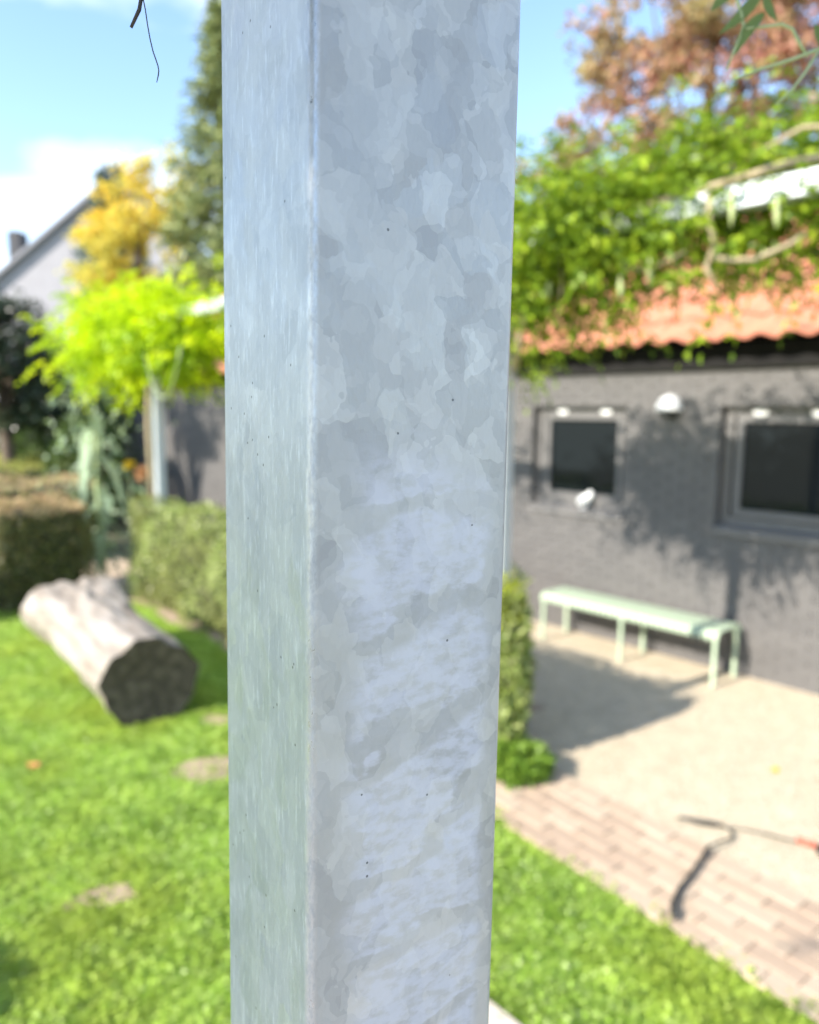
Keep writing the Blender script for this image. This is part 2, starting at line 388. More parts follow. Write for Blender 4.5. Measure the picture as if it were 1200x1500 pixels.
M['copper'] = leaf_mat('copper_leaf', [(0.30, 0.26, 0.09), (0.56, 0.26, 0.18), (0.64, 0.32, 0.25), (0.50, 0.37, 0.19)], 0.45, 0.5, (0.38, 0.36, 0.13), 0.45)
M['pale_leaf'] = leaf_mat('pale_blue_leaf', [(0.32, 0.42, 0.28), (0.42, 0.52, 0.36), (0.34, 0.48, 0.18)], 0.35, 0.5)
M['shrub'] = leaf_mat('shrub_leaf', [(0.04, 0.075, 0.018), (0.08, 0.13, 0.03), (0.13, 0.19, 0.05)], 0.3, 0.45)
M['yellow_tip'] = leaf_mat('yellow_tip_leaf', [(0.40, 0.46, 0.03), (0.55, 0.55, 0.06), (0.30, 0.40, 0.03)], 0.4, 0.5)
M['petal'] = leaf_mat('yellow_petal', [(0.75, 0.55, 0.01), (0.8, 0.62, 0.02)], 0.3, 0.5)
M['dry_flower'] = leaf_mat('dry_flower', [(0.50, 0.26, 0.12), (0.58, 0.34, 0.16)], 0.3, 0.6)
M['near_leaf'] = leaf_mat('near_leaf', [(0.13, 0.19, 0.05), (0.18, 0.24, 0.07)], 0.4, 0.4)
M['orange_leaf'] = simple('orange_leaf', (0.6, 0.22, 0.07), None, 0.6)
M['yellow_fallen'] = simple('yellow_fallen', (0.75, 0.68, 0.04), None, 0.6)

# ------------------------------------------------------------------ frames of the place
W0 = Vector((1.151, 7.333, 0.0))              # a point at the foot of the house wall
WD = Vector((0.675, -0.738, 0.0)).normalized()
WI = Vector((-WD.y, WD.x, 0))                 # into the house
HROT = math.atan2(WD.y, WD.x)
def hs(s, d, z=0.0):                          # along the wall, distance out of the wall, height
    return W0 + WD * s - WI * d + Vector((0, 0, z))

# ------------------------------------------------------------------ ground
def sheet(name, pts, z, mat, kind='structure'):
    mb = MB(); mb.add([(p[0], p[1], z) for p in pts], [tuple(range(len(pts)))])
    o = mb.build(name, mat); return tag(o, kind=kind)

sheet('ground', [(-600, -600), (600, -600), (600, 600), (-600, 600)], 0.0, M['far_ground'])
sheet('lawn', [(-9, -2), (3, -2), (3, 5), (0.5, 8.2), (-9, 8.2)], 0.003, M['ground'])
PD = Vector((0.60, -0.80, 0)); PN = Vector((0.80, 0.60, 0))      # along and across the brick path
def pp(a, c): return PD * a + PN * c
PA0, PA1 = -3.9, 1.6
def wav(i): return 0.035 * math.sin(i * 1.7) + 0.02 * math.sin(i * 4.1 + 1)
g_edge = [pp(PA1 - (PA1 - PA0) * i / 24, 3.115 + (0.0 if i < 1 else wav(i) * 0.6)) for i in range(25)]
grav = [(p.x, p.y) for p in g_edge] + [tuple(hs(-4.4, 2.2)[:2]), tuple(hs(-4.4, -0.02)[:2]), tuple(hs(6, -0.02)[:2])]
sheet('gravel', grav, 0.004, M['gravel'])
hb = [tuple(hs(s, 2.74 + 0.05 * math.sin(s * 5), 0)[:2]) for s in np.linspace(1.6, -3.6, 20)] + [tuple(hs(-3.6, 1.7)[:2]), tuple(hs(1.6, 1.7)[:2])]
sheet('soil_strip', hb, 0.006, M['soil'])
garden_path = [tuple(hs(s, d)[:2]) for s, d in ((-3.7, 4.1), (-3.7, 1.8), (-9.5, 2.2), (-9.5, 4.4))]
sheet('garden_path', garden_path, 0.004, M['sand'])

def blob(cx, cy, rx, ry, ang, seed, n=22):
    r_ = random.Random(seed); ph = [r_.uniform(0, 6) for _ in range(3)]; out = []
    for i in range(n):
        a = 2 * math.pi * i / n; k = 1 + 0.18 * math.sin(2 * a + ph[0]) + 0.14 * math.sin(3 * a + ph[1]) + 0.08 * math.sin(5 * a + ph[2])
        x, y = rx * k * math.cos(a), ry * k * math.sin(a)
        out.append((cx + x * math.cos(ang) - y * math.sin(ang), cy + x * math.sin(ang) + y * math.cos(ang)))
    return out
soil_spots = [(-1.28, 2.90, 0.16, 0.075, 0.5), (-1.17, 4.05, 0.20, 0.13, 0.2), (-1.25, 4.75, 0.12, 0.10, 0.3)]
for i, sspot in enumerate(soil_spots):
    sheet('soil_patch', blob(*sspot, 5 + i), 0.008, M['soil'])

# brick path: sand bed and pavers as pieces
bed = MB(); bed.add([(*pp(PA0, 2.48)[:2], 0.010), (*pp(PA1, 2.48)[:2], 0.010), (*pp(PA1, 3.13)[:2], 0.010), (*pp(PA0, 3.13)[:2], 0.010)], [(0, 1, 2, 3)])
path = bed.build('brick_path', M['sand']); tag(path, kind='structure')
def paver_mesh(mat):
    mb = MB(); a, c, h, b = 0.1015, 0.0505, 0.020, 0.004
    v = [(-a, -c, 0), (a, -c, 0), (a, c, 0), (-a, c, 0), (-a, -c, h - b), (a, -c, h - b), (a, c, h - b), (-a, c, h - b), (-a + b, -c + b, h), (a - b, -c + b, h), (a - b, c - b, h), (-a + b, c - b, h)]
    f = [(0, 1, 5, 4), (1, 2, 6, 5), (2, 3, 7, 6), (3, 0, 4, 7), (4, 5, 9, 8), (5, 6, 10, 9), (6, 7, 11, 10), (7, 4, 8, 11), (8, 9, 10, 11)]
    return mb.add(v, f).mesh('brick', mat)
pms = [paver_mesh(M['paver']), paver_mesh(M['paver_pale']), paver_mesh(M['paver_dark'])]
prot = math.atan2(PD.y, PD.x)
n_pav = 0
for row in range(6):
    a = PA0 + 0.1 + (0.1 if row % 2 else 0)
    while a < PA1 - 0.1:
        c = 2.535 + row * 0.1055
        q = pp(a, c)
        o = link('brick', random.choice(pms), path, (q.x, q.y, 0.0 + random.uniform(-0.002, 0.002)), (random.uniform(-.008, .008), random.uniform(-.008, .008), prot + random.uniform(-.018, .018)))
        n_pav += 1
        a += 0.2085
# paved terrace: its corner shows at the bottom of the picture, the near post stands on it
SL = Vector((0.33, 2.30, 0)); SN = Vector((-0.738, -0.675, 0)).normalized()
tq = [SL + WD * t + SN * q for t, q in ((-0.35, 0), (4.15, 0), (4.15, 5.0), (-0.35, 5.0))]
mb = MB(); mb.add([(p.x, p.y, 0.006) for p in tq], [(0, 1, 2, 3)]); terr = mb.build('terrace', M['sand']); tag(terr, kind='structure')
mb = MB(); mb.box(-0.245, 0.245, -0.245, 0.245, 0, 0.024); slab_me = mb.mesh('slab', M['slab'])
for i in range(9):
    for j in range(10):
        q = SL + WD * (-0.1 + 0.5 * i) + SN * (0.25 + 0.5 * j); link('slab', slab_me, terr, (q.x, q.y, 0.004 + random.uniform(0, 0.003)), (0, 0, HROT))

# ------------------------------------------------------------------ house
house = empty('brick_house', W0, HROT, 'dark grey painted brick house with orange pantile roof and small square windows', 'house')
H_S0, H_S1 = -10.2, 6.0
WTOP = 2.545
wins = [(0.065, 1.09, 1.175, 2.13), (1.92, 3.45, 1.175, 2.13)]
wall = MB()
# backing wall in pieces round the openings, 6 cm behind the brick face
xs = [H_S0]; 
for (a, b_, c, d) in wins:
    wall.box(xs[-1], a, 0.011, 0.30, -0.1, WTOP); wall.box(a, b_, 0.011, 0.30, -0.1, c); wall.box(a, b_, 0.011, 0.30, d, WTOP); xs.append(b_)
wall.box(xs[-1], H_S1, 0.011, 0.30, -0.1, WTOP)
wall.box(H_S0, H_S0 + 0.25, 0.30, 5.2, -0.1, WTOP); wall.box(H_S1 - 0.25, H_S1, 0.30, 5.2, -0.1, WTOP); wall.box(H_S0, H_S1, 5.2, 5.45, -0.1, WTOP)
wall_o = wall.build('wall', M['brick'], house)
bw_ = MB()
rowh, bl_, jt = 0.0625, 0.205, 0.010
row = 0; z = 0.0
while z < WTOP - 0.05:
    s = H_S0 + (0.0 if row % 2 else -0.1)
    while s < H_S1:
        segs = [(max(s, H_S0), min(s + bl_, H_S1))]
        for (a, b_, c, d) in wins:
            if z + rowh > c + 0.01 and z < d - 0.005:
                ns = []
                for (p, q) in segs:
                    if q <= a or p >= b_: ns.append((p, q))
                    else:
                        if p < a: ns.append((p, a))
                        if q > b_: ns.append((b_, q))
                segs = ns
        for (p, q) in segs:
            if q - p > 0.02:
                e = random.uniform(-0.0015, 0.0015)
                bw_.box(p, q, 0.002 + e, 0.02, z, z + rowh - jt)
        s += bl_ + jt
    z += rowh; row += 1
bk = bw_.build('brickwork', M['brick_face'], wall_o); tag(bk, kind='stuff')

def window(s0, s1, z0, z1, vents, mull=None):
    fr = MB(); f = 0.075
    yb0, yb1 = 0.085, 0.15
    fr.box(s0, s1, yb0, yb1, z1 - f * 1.0, z1); fr.box(s0, s1, yb0, yb1, z0, z0 + f)
    fr.box(s0, s0 + f, yb0, yb1, z0 + f, z1 - f); fr.box(s1 - f, s1, yb0, yb1, z0 + f, z1 - f)
    w_ = fr.build('window', M['frame'], house, bevel=0.004)
    sh = MB(); g = 0.055; y0, y1 = 0.07, 0.14
    a0, a1, c0, c1 = s0 + f + 0.03, s1 - f - 0.0, z0 + f + 0.01, z1 - f - 0.0
    sh.box(a0, a1, y0, y1, c1 - g, c1 - 0.002); sh.box(a0, a1, y0, y1, c0, c0 + g)
    sh.box(a0, a0 + g, y0, y1, c0 + g, c1 - g); sh.box(a1 - g, a1 - 0.002, y0, y1, c0 + g, c1 - g)
    sh.build('frame', M['frame'], w_, bevel=0.004)
    pn = MB(); pn.box(a0 + g - 0.01, a1 - g + 0.01, 0.10, 0.118, c0 + g - 0.01, c1 - g + 0.01); pn.build('pane', M['glass'], w_)
    rm = MB(); rm.box(s0 + 0.02, s1 - 0.02, 0.16, 0.30, z0 + 0.02, z1 - 0.02); rm.build('blind_recess', M['dark'], w_)
    si = MB(); si.add([(s0 + .002, -0.025, z0 - 0.062), (s1 - .002, -0.025, z0 - 0.062), (s1 - .002, -0.025, z0 - 0.012), (s0 + .002, -0.025, z0 - 0.012), (s0 + .002, 0.09, z0 - 0.05), (s1 - .002, 0.09, z0 - 0.05), (s1 - .002, 0.09, z0 + 0.022), (s0 + .002, 0.09, z0 + 0.022)],
                      [(0, 1, 2, 3), (3, 2, 6, 7), (7, 6, 5, 4), (0, 4, 5, 1), (0, 3, 7, 4), (1, 5, 6, 2)])
    si.build('sill', M['frame'], w_, bevel=0.003)
    for vx in vents:
        v = MB(); v.tube([(vx, 0.068, z1 - 0.055), (vx, 0.084, z1 - 0.055)], 0.03, 20)
        # stretch into an oval
        v.v = [(vx + (x - vx) * 1.9, y, z1 - 0.055 + (zz - z1 + 0.055) * 0.85) for (x, y, zz) in v.v]
        v.build('vent', M['white'], w_, bevel=0.003)
    return w_
window(*wins[0], (0.36, 0.83))
window(*wins[1], (2.20, 2.62, 3.1))
# near-black band high at the far left of the wall
sb = MB(); sb.box(-9.9, -8.35, -0.03, 0.0, 2.05, 2.52); sb.build('dark_wall_band', M['dark'], house, bevel=0.004)
# soffit, and a fascia blackened to stand for the eave's shadow on the wall
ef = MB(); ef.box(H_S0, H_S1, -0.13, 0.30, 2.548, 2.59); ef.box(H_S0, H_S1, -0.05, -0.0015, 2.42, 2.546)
ef.build('eave_board_and_shade_strip', M['dark'], house)
# roof: board under the tiles, then pantiles
PITCH = R(36); RL = 3.35
rb = MB(); cp, sp_ = math.cos(PITCH), math.sin(PITCH)
ey, ez = -0.22, 2.60
def rp(u, h): return (ey + u * cp - h * sp_, ez + u * sp_ + h * cp)
y0, z0 = rp(0.02, -0.0); y1, z1 = rp(RL, -0.0); y2, z2 = rp(RL, -0.03); y3, z3 = rp(0.06, -0.03)
rb.add([(H_S0 - 0.1, y0, z0), (H_S1, y0, z0), (H_S1, y1, z1), (H_S0 - 0.1, y1, z1), (H_S0 - 0.1, y3, z3), (H_S1, y3, z3), (H_S1, y2, z2), (H_S0 - 0.1, y2, z2)],
       [(0, 1, 2, 3), (7, 6, 5, 4), (0, 4, 5, 1), (3, 2, 6, 7), (0, 3, 7, 4), (1, 5, 6, 2)])
yb, zb = y1, z1
rb.add([(H_S0 - 0.1, yb, zb), (H_S1, yb, zb), (H_S1, 2 * yb + 0.2, ez), (H_S0 - 0.1, 2 * yb + 0.2, ez)], [(0, 1, 2, 3)])
roof = rb.build('roof', M['dark'], house)
for sx in (H_S0, H_S1 - 0.2):
    gb = MB(); gb.add([(sx, 0.0, 2.59), (sx + 0.2, 0.0, 2.59), (sx, 2 * yb, 2.59), (sx + 0.2, 2 * yb, 2.59), (sx, yb, zb - 0.05), (sx + 0.2, yb, zb - 0.05)], [(0, 4, 2), (1, 3, 5), (0, 1, 5, 4), (4, 5, 3, 2)])
    gb.build('gable', M['brick'], house)
TW, TL_ = 0.222, 0.33
def tile_arrays():
    n = 9; prof = []
    for i in range(n):
        x = i / (n - 1) * 0.25
        prof.append((x - 0.125, 0.026 + 0.023 * math.sin(2 * math.pi * x / TW - 0.6)))
    v = []; f = []
    for (u, lift) in ((0, 0.026), (0.38, 0.0)):
        for (x, h) in prof: v.append((x, u, h + lift))
    for (u, lift) in ((0, 0.012), (0.38, -0.014)):
        for (x, h) in prof: v.append((x, u, h + lift))
    for i in range(n - 1):
        f.append((i, i + 1, n + i + 1, n + i)); f.append((2 * n + i + 1, 2 * n + i, 3 * n + i, 3 * n + i + 1)); f.append((i + 1, i, 2 * n + i, 2 * n + i + 1))
    f.append((0, n, 3 * n, 2 * n)); f.append((n - 1, 3 * n - 1, 4 * n - 1, 2 * n - 1))
    return v, f
tv, tf = tile_arrays()
tmb = MB(); tmb.add(tv, tf); tile_me = tmb.mesh('tile', M['tile'], True)
rest_v, rest_f, base_i = [], [], 0
tva = np.array(tv)
nrow = 10; ncol = int((H_S1 - H_S0) / TW); n_ind = 0
for r_ in range(nrow):
    for c_ in range(ncol):
        s = H_S0 + (c_ + 0.5) * TW; u = -0.03 + r_ * TL_
        y, z = rp(u, 0.004 + random.uniform(-0.003, 0.003))
        if -0.9 < s < 3.3 and r_ < 9:
            link('tile', tile_me, roof, (s, y, z), (PITCH, random.uniform(-.012, .012), random.uniform(-.012, .012))); n_ind += 1
        else:
            p = tva.copy(); yy = y + p[:, 1] * cp - p[:, 2] * sp_; zz = z + p[:, 1] * sp_ + p[:, 2] * cp
            rest_v.append(np.stack([p[:, 0] + s, yy, zz], 1))
            rest_f += [tuple(i + base_i for i in f) for f in tf]; base_i += len(tv)
rm_ = MB(); rm_.v = [tuple(x) for x in np.concatenate(rest_v)]; rm_.f = rest_f
tag(rm_.build('tiles', M['tile'], roof, True), kind='stuff')

# wall lamp
lm = empty('wall_lamp', hs(1.49, 0), HROT, 'white half dome lamp on the grey wall between the two windows', 'lamp')
d = MB(); n1, n2 = 10, 24; dv = []; 
for i in range(n1 + 1):
    a = math.pi / 2 * i / n1
    for k in range(n2 + 1):
        b_ = math.pi * k / n2
        dv.append((0.105 * math.cos(a) * math.cos(b_), -0.13 * math.cos(a) * math.sin(b_), 2.085 + 0.125 * math.sin(a)))
d.add(dv, [(i * (n2 + 1) + k, i * (n2 + 1) + k + 1, (i + 1) * (n2 + 1) + k + 1, (i + 1) * (n2 + 1) + k) for i in range(n1) for k in range(n2)])
do = d.build('lamp_shade', M['white'], lm, True)
sm_ = do.modifiers.new('thick', 'SOLIDIFY'); sm_.thickness = 0.006
bp_ = MB(); bp_.tube([(0, -0.075, 2.05), (0, -0.075, 2.09)], 0.055, 16); bp_.box(-0.05, 0.05, -0.02, 0.0, 2.03, 2.17); bp_.build('lamp_base', M['black'], lm, bevel=0.004)

# ornament on the ledge of the left window
orn = empty('bird_ornament', hs(0.665, -0.03, 1.185), HROT, 'small white bird ornament on the ledge of the left window', 'ornament')
ob = MB()
ob.tube([(-0.07, 0, 0.035), (-0.055, 0, 0.05), (-0.02, 0, 0.065), (0.03, 0, 0.09), (0.06, 0, 0.125), (0.075, 0, 0.15), (0.09, 0, 0.155)], [0.008, 0.028, 0.048, 0.05, 0.036, 0.03, 0.006], 14)
ob.build('body', M['white'], orn, True)
ob = MB(); ob.tube([(0, 0, 0.0), (0, 0, 0.012)], 0.035, 14); ob.build('base', M['white'], orn, True)

# ------------------------------------------------------------------ pergola (far row)
PS = 1.755; PDIST = 2.42
perg = empty('pergola', hs(PS, PDIST), HROT, 'galvanised steel pergola carrying climbing plants in front of the grey house', 'pergola')
def sq_post(parent, s, d=0, w=0.10, z1=2.942):
    mb = MB(); mb.box(s - w / 2, s + w / 2, d - w / 2, d + w / 2, 0, z1)
    return mb.build('post', M['zinc_far'], parent, bevel=0.008)
sq_post(perg, 0, 0, 0.09); sq_post(perg, -4.77); sq_post(perg, 4.77)
mb = MB(); mb.box(-7.4, 6.2, -0.05, 0.05, 2.945, 3.045); mb.build('beam', M['zinc_far'], perg, bevel=0.006)

# ------------------------------------------------------------------ the galvanised post close to the camera
FX, FY, FTH = -0.0379648, 0.28437481, 0.57454697
LX, LY = 0.00869589, 0.02401333
post = empty('galvanised_post', (FX - LX * 2.05, FY - LY * 2.05, 0), FTH, 'tall square galvanised steel post with mottled zinc finish close to the viewer', 'post')
ax = Vector((LX, LY, 1)).normalized()
post.rotation_mode = 'QUATERNION'
qz = Quaternion((0, 0, 1), FTH); ql = Vector((0, 0, 1)).rotation_difference(ax)
post.rotation_quaternion = ql @ qz
sq, rad = 0.10, 0.005
ring = []
for (cx, cy, a0) in ((sq - rad, sq - rad, 0), (rad, sq - rad, 90), (rad, rad, 180), (sq - rad, rad, 270)):
    for i in range(13):
        a = R(a0 + 90 * i / 12); ring.append((cx + rad * math.cos(a), cy + rad * math.sin(a)))
nr = len(ring); zs = [0.0, 0.6, 1.2, 1.6, 1.8, 2.0, 2.2, 2.5, 2.86]
mb = MB(); mb.add([(x, y, z) for z in zs for (x, y) in ring],
    [(j * nr + k, j * nr + (k + 1) % nr, (j + 1) * nr + (k + 1) % nr, (j + 1) * nr + k) for j in range(len(zs) - 1) for k in range(nr)] + [tuple(range((len(zs) - 1) * nr, len(zs) * nr))])
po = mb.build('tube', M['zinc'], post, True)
mb = MB(); mb.box(-0.05, 0.15, -0.05, 0.15, 0.002, 0.014); mb.build('base_plate', M['zinc_far'], post, bevel=0.002)
# roof steel of the near pergola bay, above the picture
bay = empty('unseen_pergola_bay', (0.01, 0.36, 0), HROT, 'unseen overhead galvanised pergola bay carrying the shading vine above the near post', 'pergola')
mb = MB(); mb.box(-0.15, 3.2, -0.05, 0.05, 2.88, 2.98); mb.build('beam', M['zinc_far'], bay, bevel=0.006)
mb = MB(); mb.box(-0.05, 0.05, -3.2, -0.052, 2.88, 2.98); mb.build('beam', M['zinc_far'], bay, bevel=0.006)

# ------------------------------------------------------------------ climbing plants
def sprays(base, d, L, nleaf, ll, lw, sag=0.35):
    """pinnate leaves: paired leaflets on a sagging midrib"""
    n = len(base); d = unit(d); parts = []
    side = unit(np.cross(d, np.array([0, 0, 1.0]) + 0.3 * rng.normal(size=(n, 3))))
    L = np.broadcast_to(L, (n,))
    for j in range(nleaf):
        t = (j // 2 + 1) / (nleaf // 2 + 1)
        p = base + d * (L * t)[:, None] + np.array([0, 0, -1.0]) * (sag * L * t * t)[:, None]
        sg = 1 if j % 2 else -1
        dd = d * 0.55 + side * sg * 0.9 + np.array([0, 0, -0.35]) + 0.25 * rng.normal(size=(n, 3))
        if j == nleaf - 1: dd = d + np.array([0, 0, -0.8])
        parts.append(leaves(p, dd, ll * rng.uniform(0.7, 1.2, n), lw * rng.uniform(0.8, 1.2, n), 0.2))
    return cat(parts)

def vine_clumps(n, s_fn, spread_d, zlo, zhi, per):
    C_ = []
    for _ in range(n):
        s = s_fn(); C_.append(hs(s, PDIST + random.gauss(0, spread_d), random.uniform(zlo, zhi)))
    return np.array([tuple(c) for c in C_])

def vine(name, label, cx, mat, stems, per=16, rad=0.14, L=0.20, nl=9, ll=0.055, lw=0.024, zcenter=2.95):
    root = empty(name, cx[0].tolist() if False else tuple(np.mean(cx, 0) * [1, 1, 0]), 0, label, 'climbing plant')
    off = np.array(root.location)
    n = len(cx) * per
    base = np.repeat(cx, per, 0) + rng.normal(size=(n, 3)) * rad
    d = rng.normal(size=(n, 3)) * [1, 1, 0.5] + [0, 0, 0.15] + (base - np.repeat(cx, per, 0)) * 3
    v, f = sprays(base - off, d, L * rng.uniform(0.6, 1.2, n), nl, ll, lw)
    o = link('foliage', np_mesh('foliage', v, f, mat), root); tag(o, kind='stuff')
    for pts, r0, mt in stems:
        mb = MB(); mb.tube([Vector(p) - Vector(root.location) for p in pts], r0, 7); mb.build('stem', mt, root, True)
    return root

# right-hand wisteria: dense crown over the beam, drooping curtains below it
cl = []
def keep_clear(s, d, z):                               # gaps where the steel beam shows
    return d > -0.2 and 2.74 < z < 3.2 and (1.7 < s < 2.05 or 2.4 < s < 2.52 or 2.7 < s < 3.18 or s > 3.24) and random.random() < 0.93
def put(s, d, z):
    if not keep_clear(s, d, z): cl.append(hs(s, PDIST + d, z))
for _ in range(185):
    s = random.uniform(0.9, 4.6); put(s, random.gauss(-0.12, 0.24), random.uniform(2.98, 3.04 + 0.05 * math.sin(s * 5)))
for _ in range(45):
    s = random.uniform(0.5, 2.2); put(s, random.gauss(0, 0.2), random.uniform(2.9, 3.03))
for _ in range(95):                                    # curtain
    s = random.uniform(0.9, 4.6)
    low = 2.84 if s > 2.2 else (2.66 if s > 1.5 else 2.8)
    low += 0.06 * math.sin(s * 9) + 0.04 * math.sin(s * 17 + 1)
    put(s, random.gauss(-0.02, 0.14), low + max(0.0, 2.98 - low) * random.random() ** 0.9)
for _ in range(95): put(random.uniform(2.15, 4.6), random.gauss(-0.25, 0.2), random.uniform(3.12, 3.2))
for _ in range(16): cl.append(hs(random.gauss(1.9, 0.13), PDIST + random.gauss(0.05, 0.1), random.uniform(2.52, 2.85)))
for _ in range(12): cl.append(hs(random.uniform(-1.8, 0.5), PDIST + random.gauss(0, 0.1), random.uniform(2.9, 3.1)))
cl = np.array([tuple(c) for c in cl])
V = lambda s, d, z: tuple(hs(s, PDIST + d, z))
stems = [
    ([V(2.99, .10, 3.02), V(3.0, .12, 2.9), V(3.02, .09, 2.8), V(3.0, .12, 2.7), V(3.04, .08, 2.6)], [0.0136, 0.0150, 0.0136, 0.0116, 0.0082], M['vine_wood']),
    ([V(3.02, .12, 2.74), V(3.12, .14, 2.71), V(3.22, .14, 2.70), V(3.34, .12, 2.74), V(3.4, .1, 2.78)], [0.0109, 0.0122, 0.0116, 0.0102, 0.0082], M['vine_wood']),
    ([V(1.9, .09, 2.3), V(1.97, .1, 2.6), V(1.93, .06, 2.9), V(2.3, .03, 3.03), V(2.8, .04, 3.05), V(3.3, .06, 3.08), V(4.2, .02, 3.05)], [0.0204, 0.0204, 0.0204, 0.0190, 0.0177, 0.0150, 0.0122], M['vine_wood']),
    ([V(2.5, .11, 2.86), V(2.6, .14, 2.75), V(2.72, .13, 2.72), V(2.9, .12, 2.78)], [0.0082, 0.0088, 0.0082, 0.0068], M['vine_wood']),
    ([V(3.2, .15, 3.12), V(3.4, .2, 3.16), V(3.6, .18, 3.12)], [0.0082, 0.0095, 0.0075], M['vine_wood']),
    ([V(2.2, .1, 2.9), V(2.24, .14, 2.7), V(2.2, .12, 2.5)], [0.0095, 0.0088, 0.0061], M['vine_wood']),
]
wis = vine('wisteria_vine', 'leafy green wisteria hanging over the pergola beam above the orange roof', cl, M['wisteria'], stems, per=15)
for (s, zt, ln) in ((3.135, 2.985, 0.15), (2.77, 2.76, 0.13), (2.62, 2.70, 0.10), (3.32, 2.92, 0.12), (2.2, 2.75, 0.11)):
    mb = MB(); q = Vector(V(s, 0.2, zt)) - wis.location
    mb.tube([q, q + Vector((0, 0, -ln * .15)), q + Vector((0.003, 0, -ln * .4)), q + Vector((0.006, 0.002, -ln * .7)), q + Vector((0.004, 0, -ln))], [0.003, 0.007, 0.012, 0.012, 0.003], 8)
    o = mb.build('pod', M['pod'], wis, True)

# left-hand lime-leaved climber
cl = []
for _ in range(230):
    s = random.triangular(-4.75, -1.7, -3.5)
    top = 3.02 - 0.05 * abs(s + 3.7) + 0.07 * math.sin(s * 6)
    cl.append(hs(s, PDIST + random.gauss(-0.05, 0.18), random.uniform(2.72, top)))
for _ in range(26):
    s = random.uniform(-4.7, -3.3); cl.append(hs(s, PDIST + random.gauss(0, 0.2), random.uniform(2.45, 2.75)))
cl = np.array([tuple(c) for c in cl])
stems = [([V(-3.1, .05, 0.6), V(-3.04, .1, 1.9), V(-3.05, .06, 2.6), V(-3.3, .05, 2.95), V(-4.0, .03, 3.02), V(-5.4, 0, 3.02)], [0.025, 0.025, 0.022, 0.02, 0.018, 0.012], M['vine_wood'])]
lime = vine('climbing_vine', 'bright lime green climber heaped over the far pergola post beyond the hedge', cl, M['lime'], stems, per=13, rad=0.16, ll=0.075, lw=0.042, nl=7)
# thin tendril hanging in a loop beneath the beam
td = [V(-2.6 + 0.8 * t, 0.3, 2.62 - 1.0 * 4 * t * (1 - t) * 0.45) for t in np.linspace(0, 1, 12)]
mb = MB(); mb.tube([Vector(p) - lime.location for p in td], 0.007, 6); mb.build('tendril', M['green_stem'], lime, True)

# vine above the near bay: out of the picture, it shades the near post
cl = []
for _ in range(200):
    t = random.uniform(0.95, 2.45)
    q = Vector((0.01, 0.36, 0)) - WI * t + WD * random.gauss(-0.02, 0.28); cl.append((q.x, q.y, random.uniform(2.85, 3.15)))
for _ in range(6):
    t = random.uniform(0.6, 2.5)
    q = Vector((0.01, 0.36, 0)) + WD * t - WI * random.gauss(0.1, 0.15); cl.append((q.x, q.y, random.uniform(2.95, 3.2)))
cl = np.array(cl)
near = vine('unseen_shading_vine', 'unseen shading vine spread over the near pergola bay, with thin dark twigs hanging down at top left', cl, M['shade_leaf'], [], per=15)
NV = lambda p: Vector(p) - near.location
mb = MB(); mb.tube([NV(p) for p in ((-0.10, 0.30, 2.9), (-0.105, 0.34, 2.6), (-0.112, 0.36, 2.36), (-0.1205, 0.36, 2.245), (-0.1215, 0.36, 2.235), (-0.123, 0.36, 2.228), (-0.127, 0.36, 2.2205))], [0.0012, 0.0010, 0.0009, 0.0009, 0.0009, 0.0009, 0.0007], 8); mb.build('twig', M['twig'], near, True)
mb = MB(); tw = [(-0.10, 0.31, 2.9), (-0.11, 0.35, 2.55), (-0.121, 0.36, 2.32), (-0.1222, 0.36, 2.24), (-0.1215, 0.36, 2.2345), (-0.1203, 0.36, 2.228), (-0.1196, 0.36, 2.222), (-0.1187, 0.36, 2.216), (-0.1175, 0.36, 2.2105), (-0.1163, 0.36, 2.207), (-0.1155, 0.36, 2.2045), (-0.1152, 0.36, 2.2025), (-0.1155, 0.36, 2.2005), (-0.1163, 0.36, 2.1975)]; mb.tube([NV(p) for p in tw], [0.0006, 0.0005, 0.0004] + [0.0003] * 10 + [0.0002], 6); mb.build('twig', M['twig'], near, True)

def blade_leaf(p0, p1, w, bend, name, mat, parent, off, face=None):
    p0, p1 = Vector(p0), Vector(p1); d = p1 - p0; L = d.length; d.normalize()
    face = Vector(face or (0.1, -1, 0.15)); side = d.cross(face).normalized(); nn = side.cross(d)
    vs_ = []; fs_ = []; n = 10
    for i in range(n + 1):
        t = i / n; ww = w * (math.sin(math.pi * min(1, t * 0.97 + 0.03) ** 0.8) ** 0.85) * 0.5
        c = p0 + d * L * t + side * bend * 4 * t * (1 - t) * L
        vs_ += [c - side * ww + nn * ww * 0.35, c, c + side * ww + nn * ww * 0.35]
    for i in range(n):
        b_ = i * 3; fs_ += [(b_, b_ + 1, b_ + 4, b_ + 3), (b_ + 1, b_ + 2, b_ + 5, b_ + 4)]
    mb = MB(); mb.add([v - off for v in vs_], fs_); return mb.build(name, mat, parent, True)

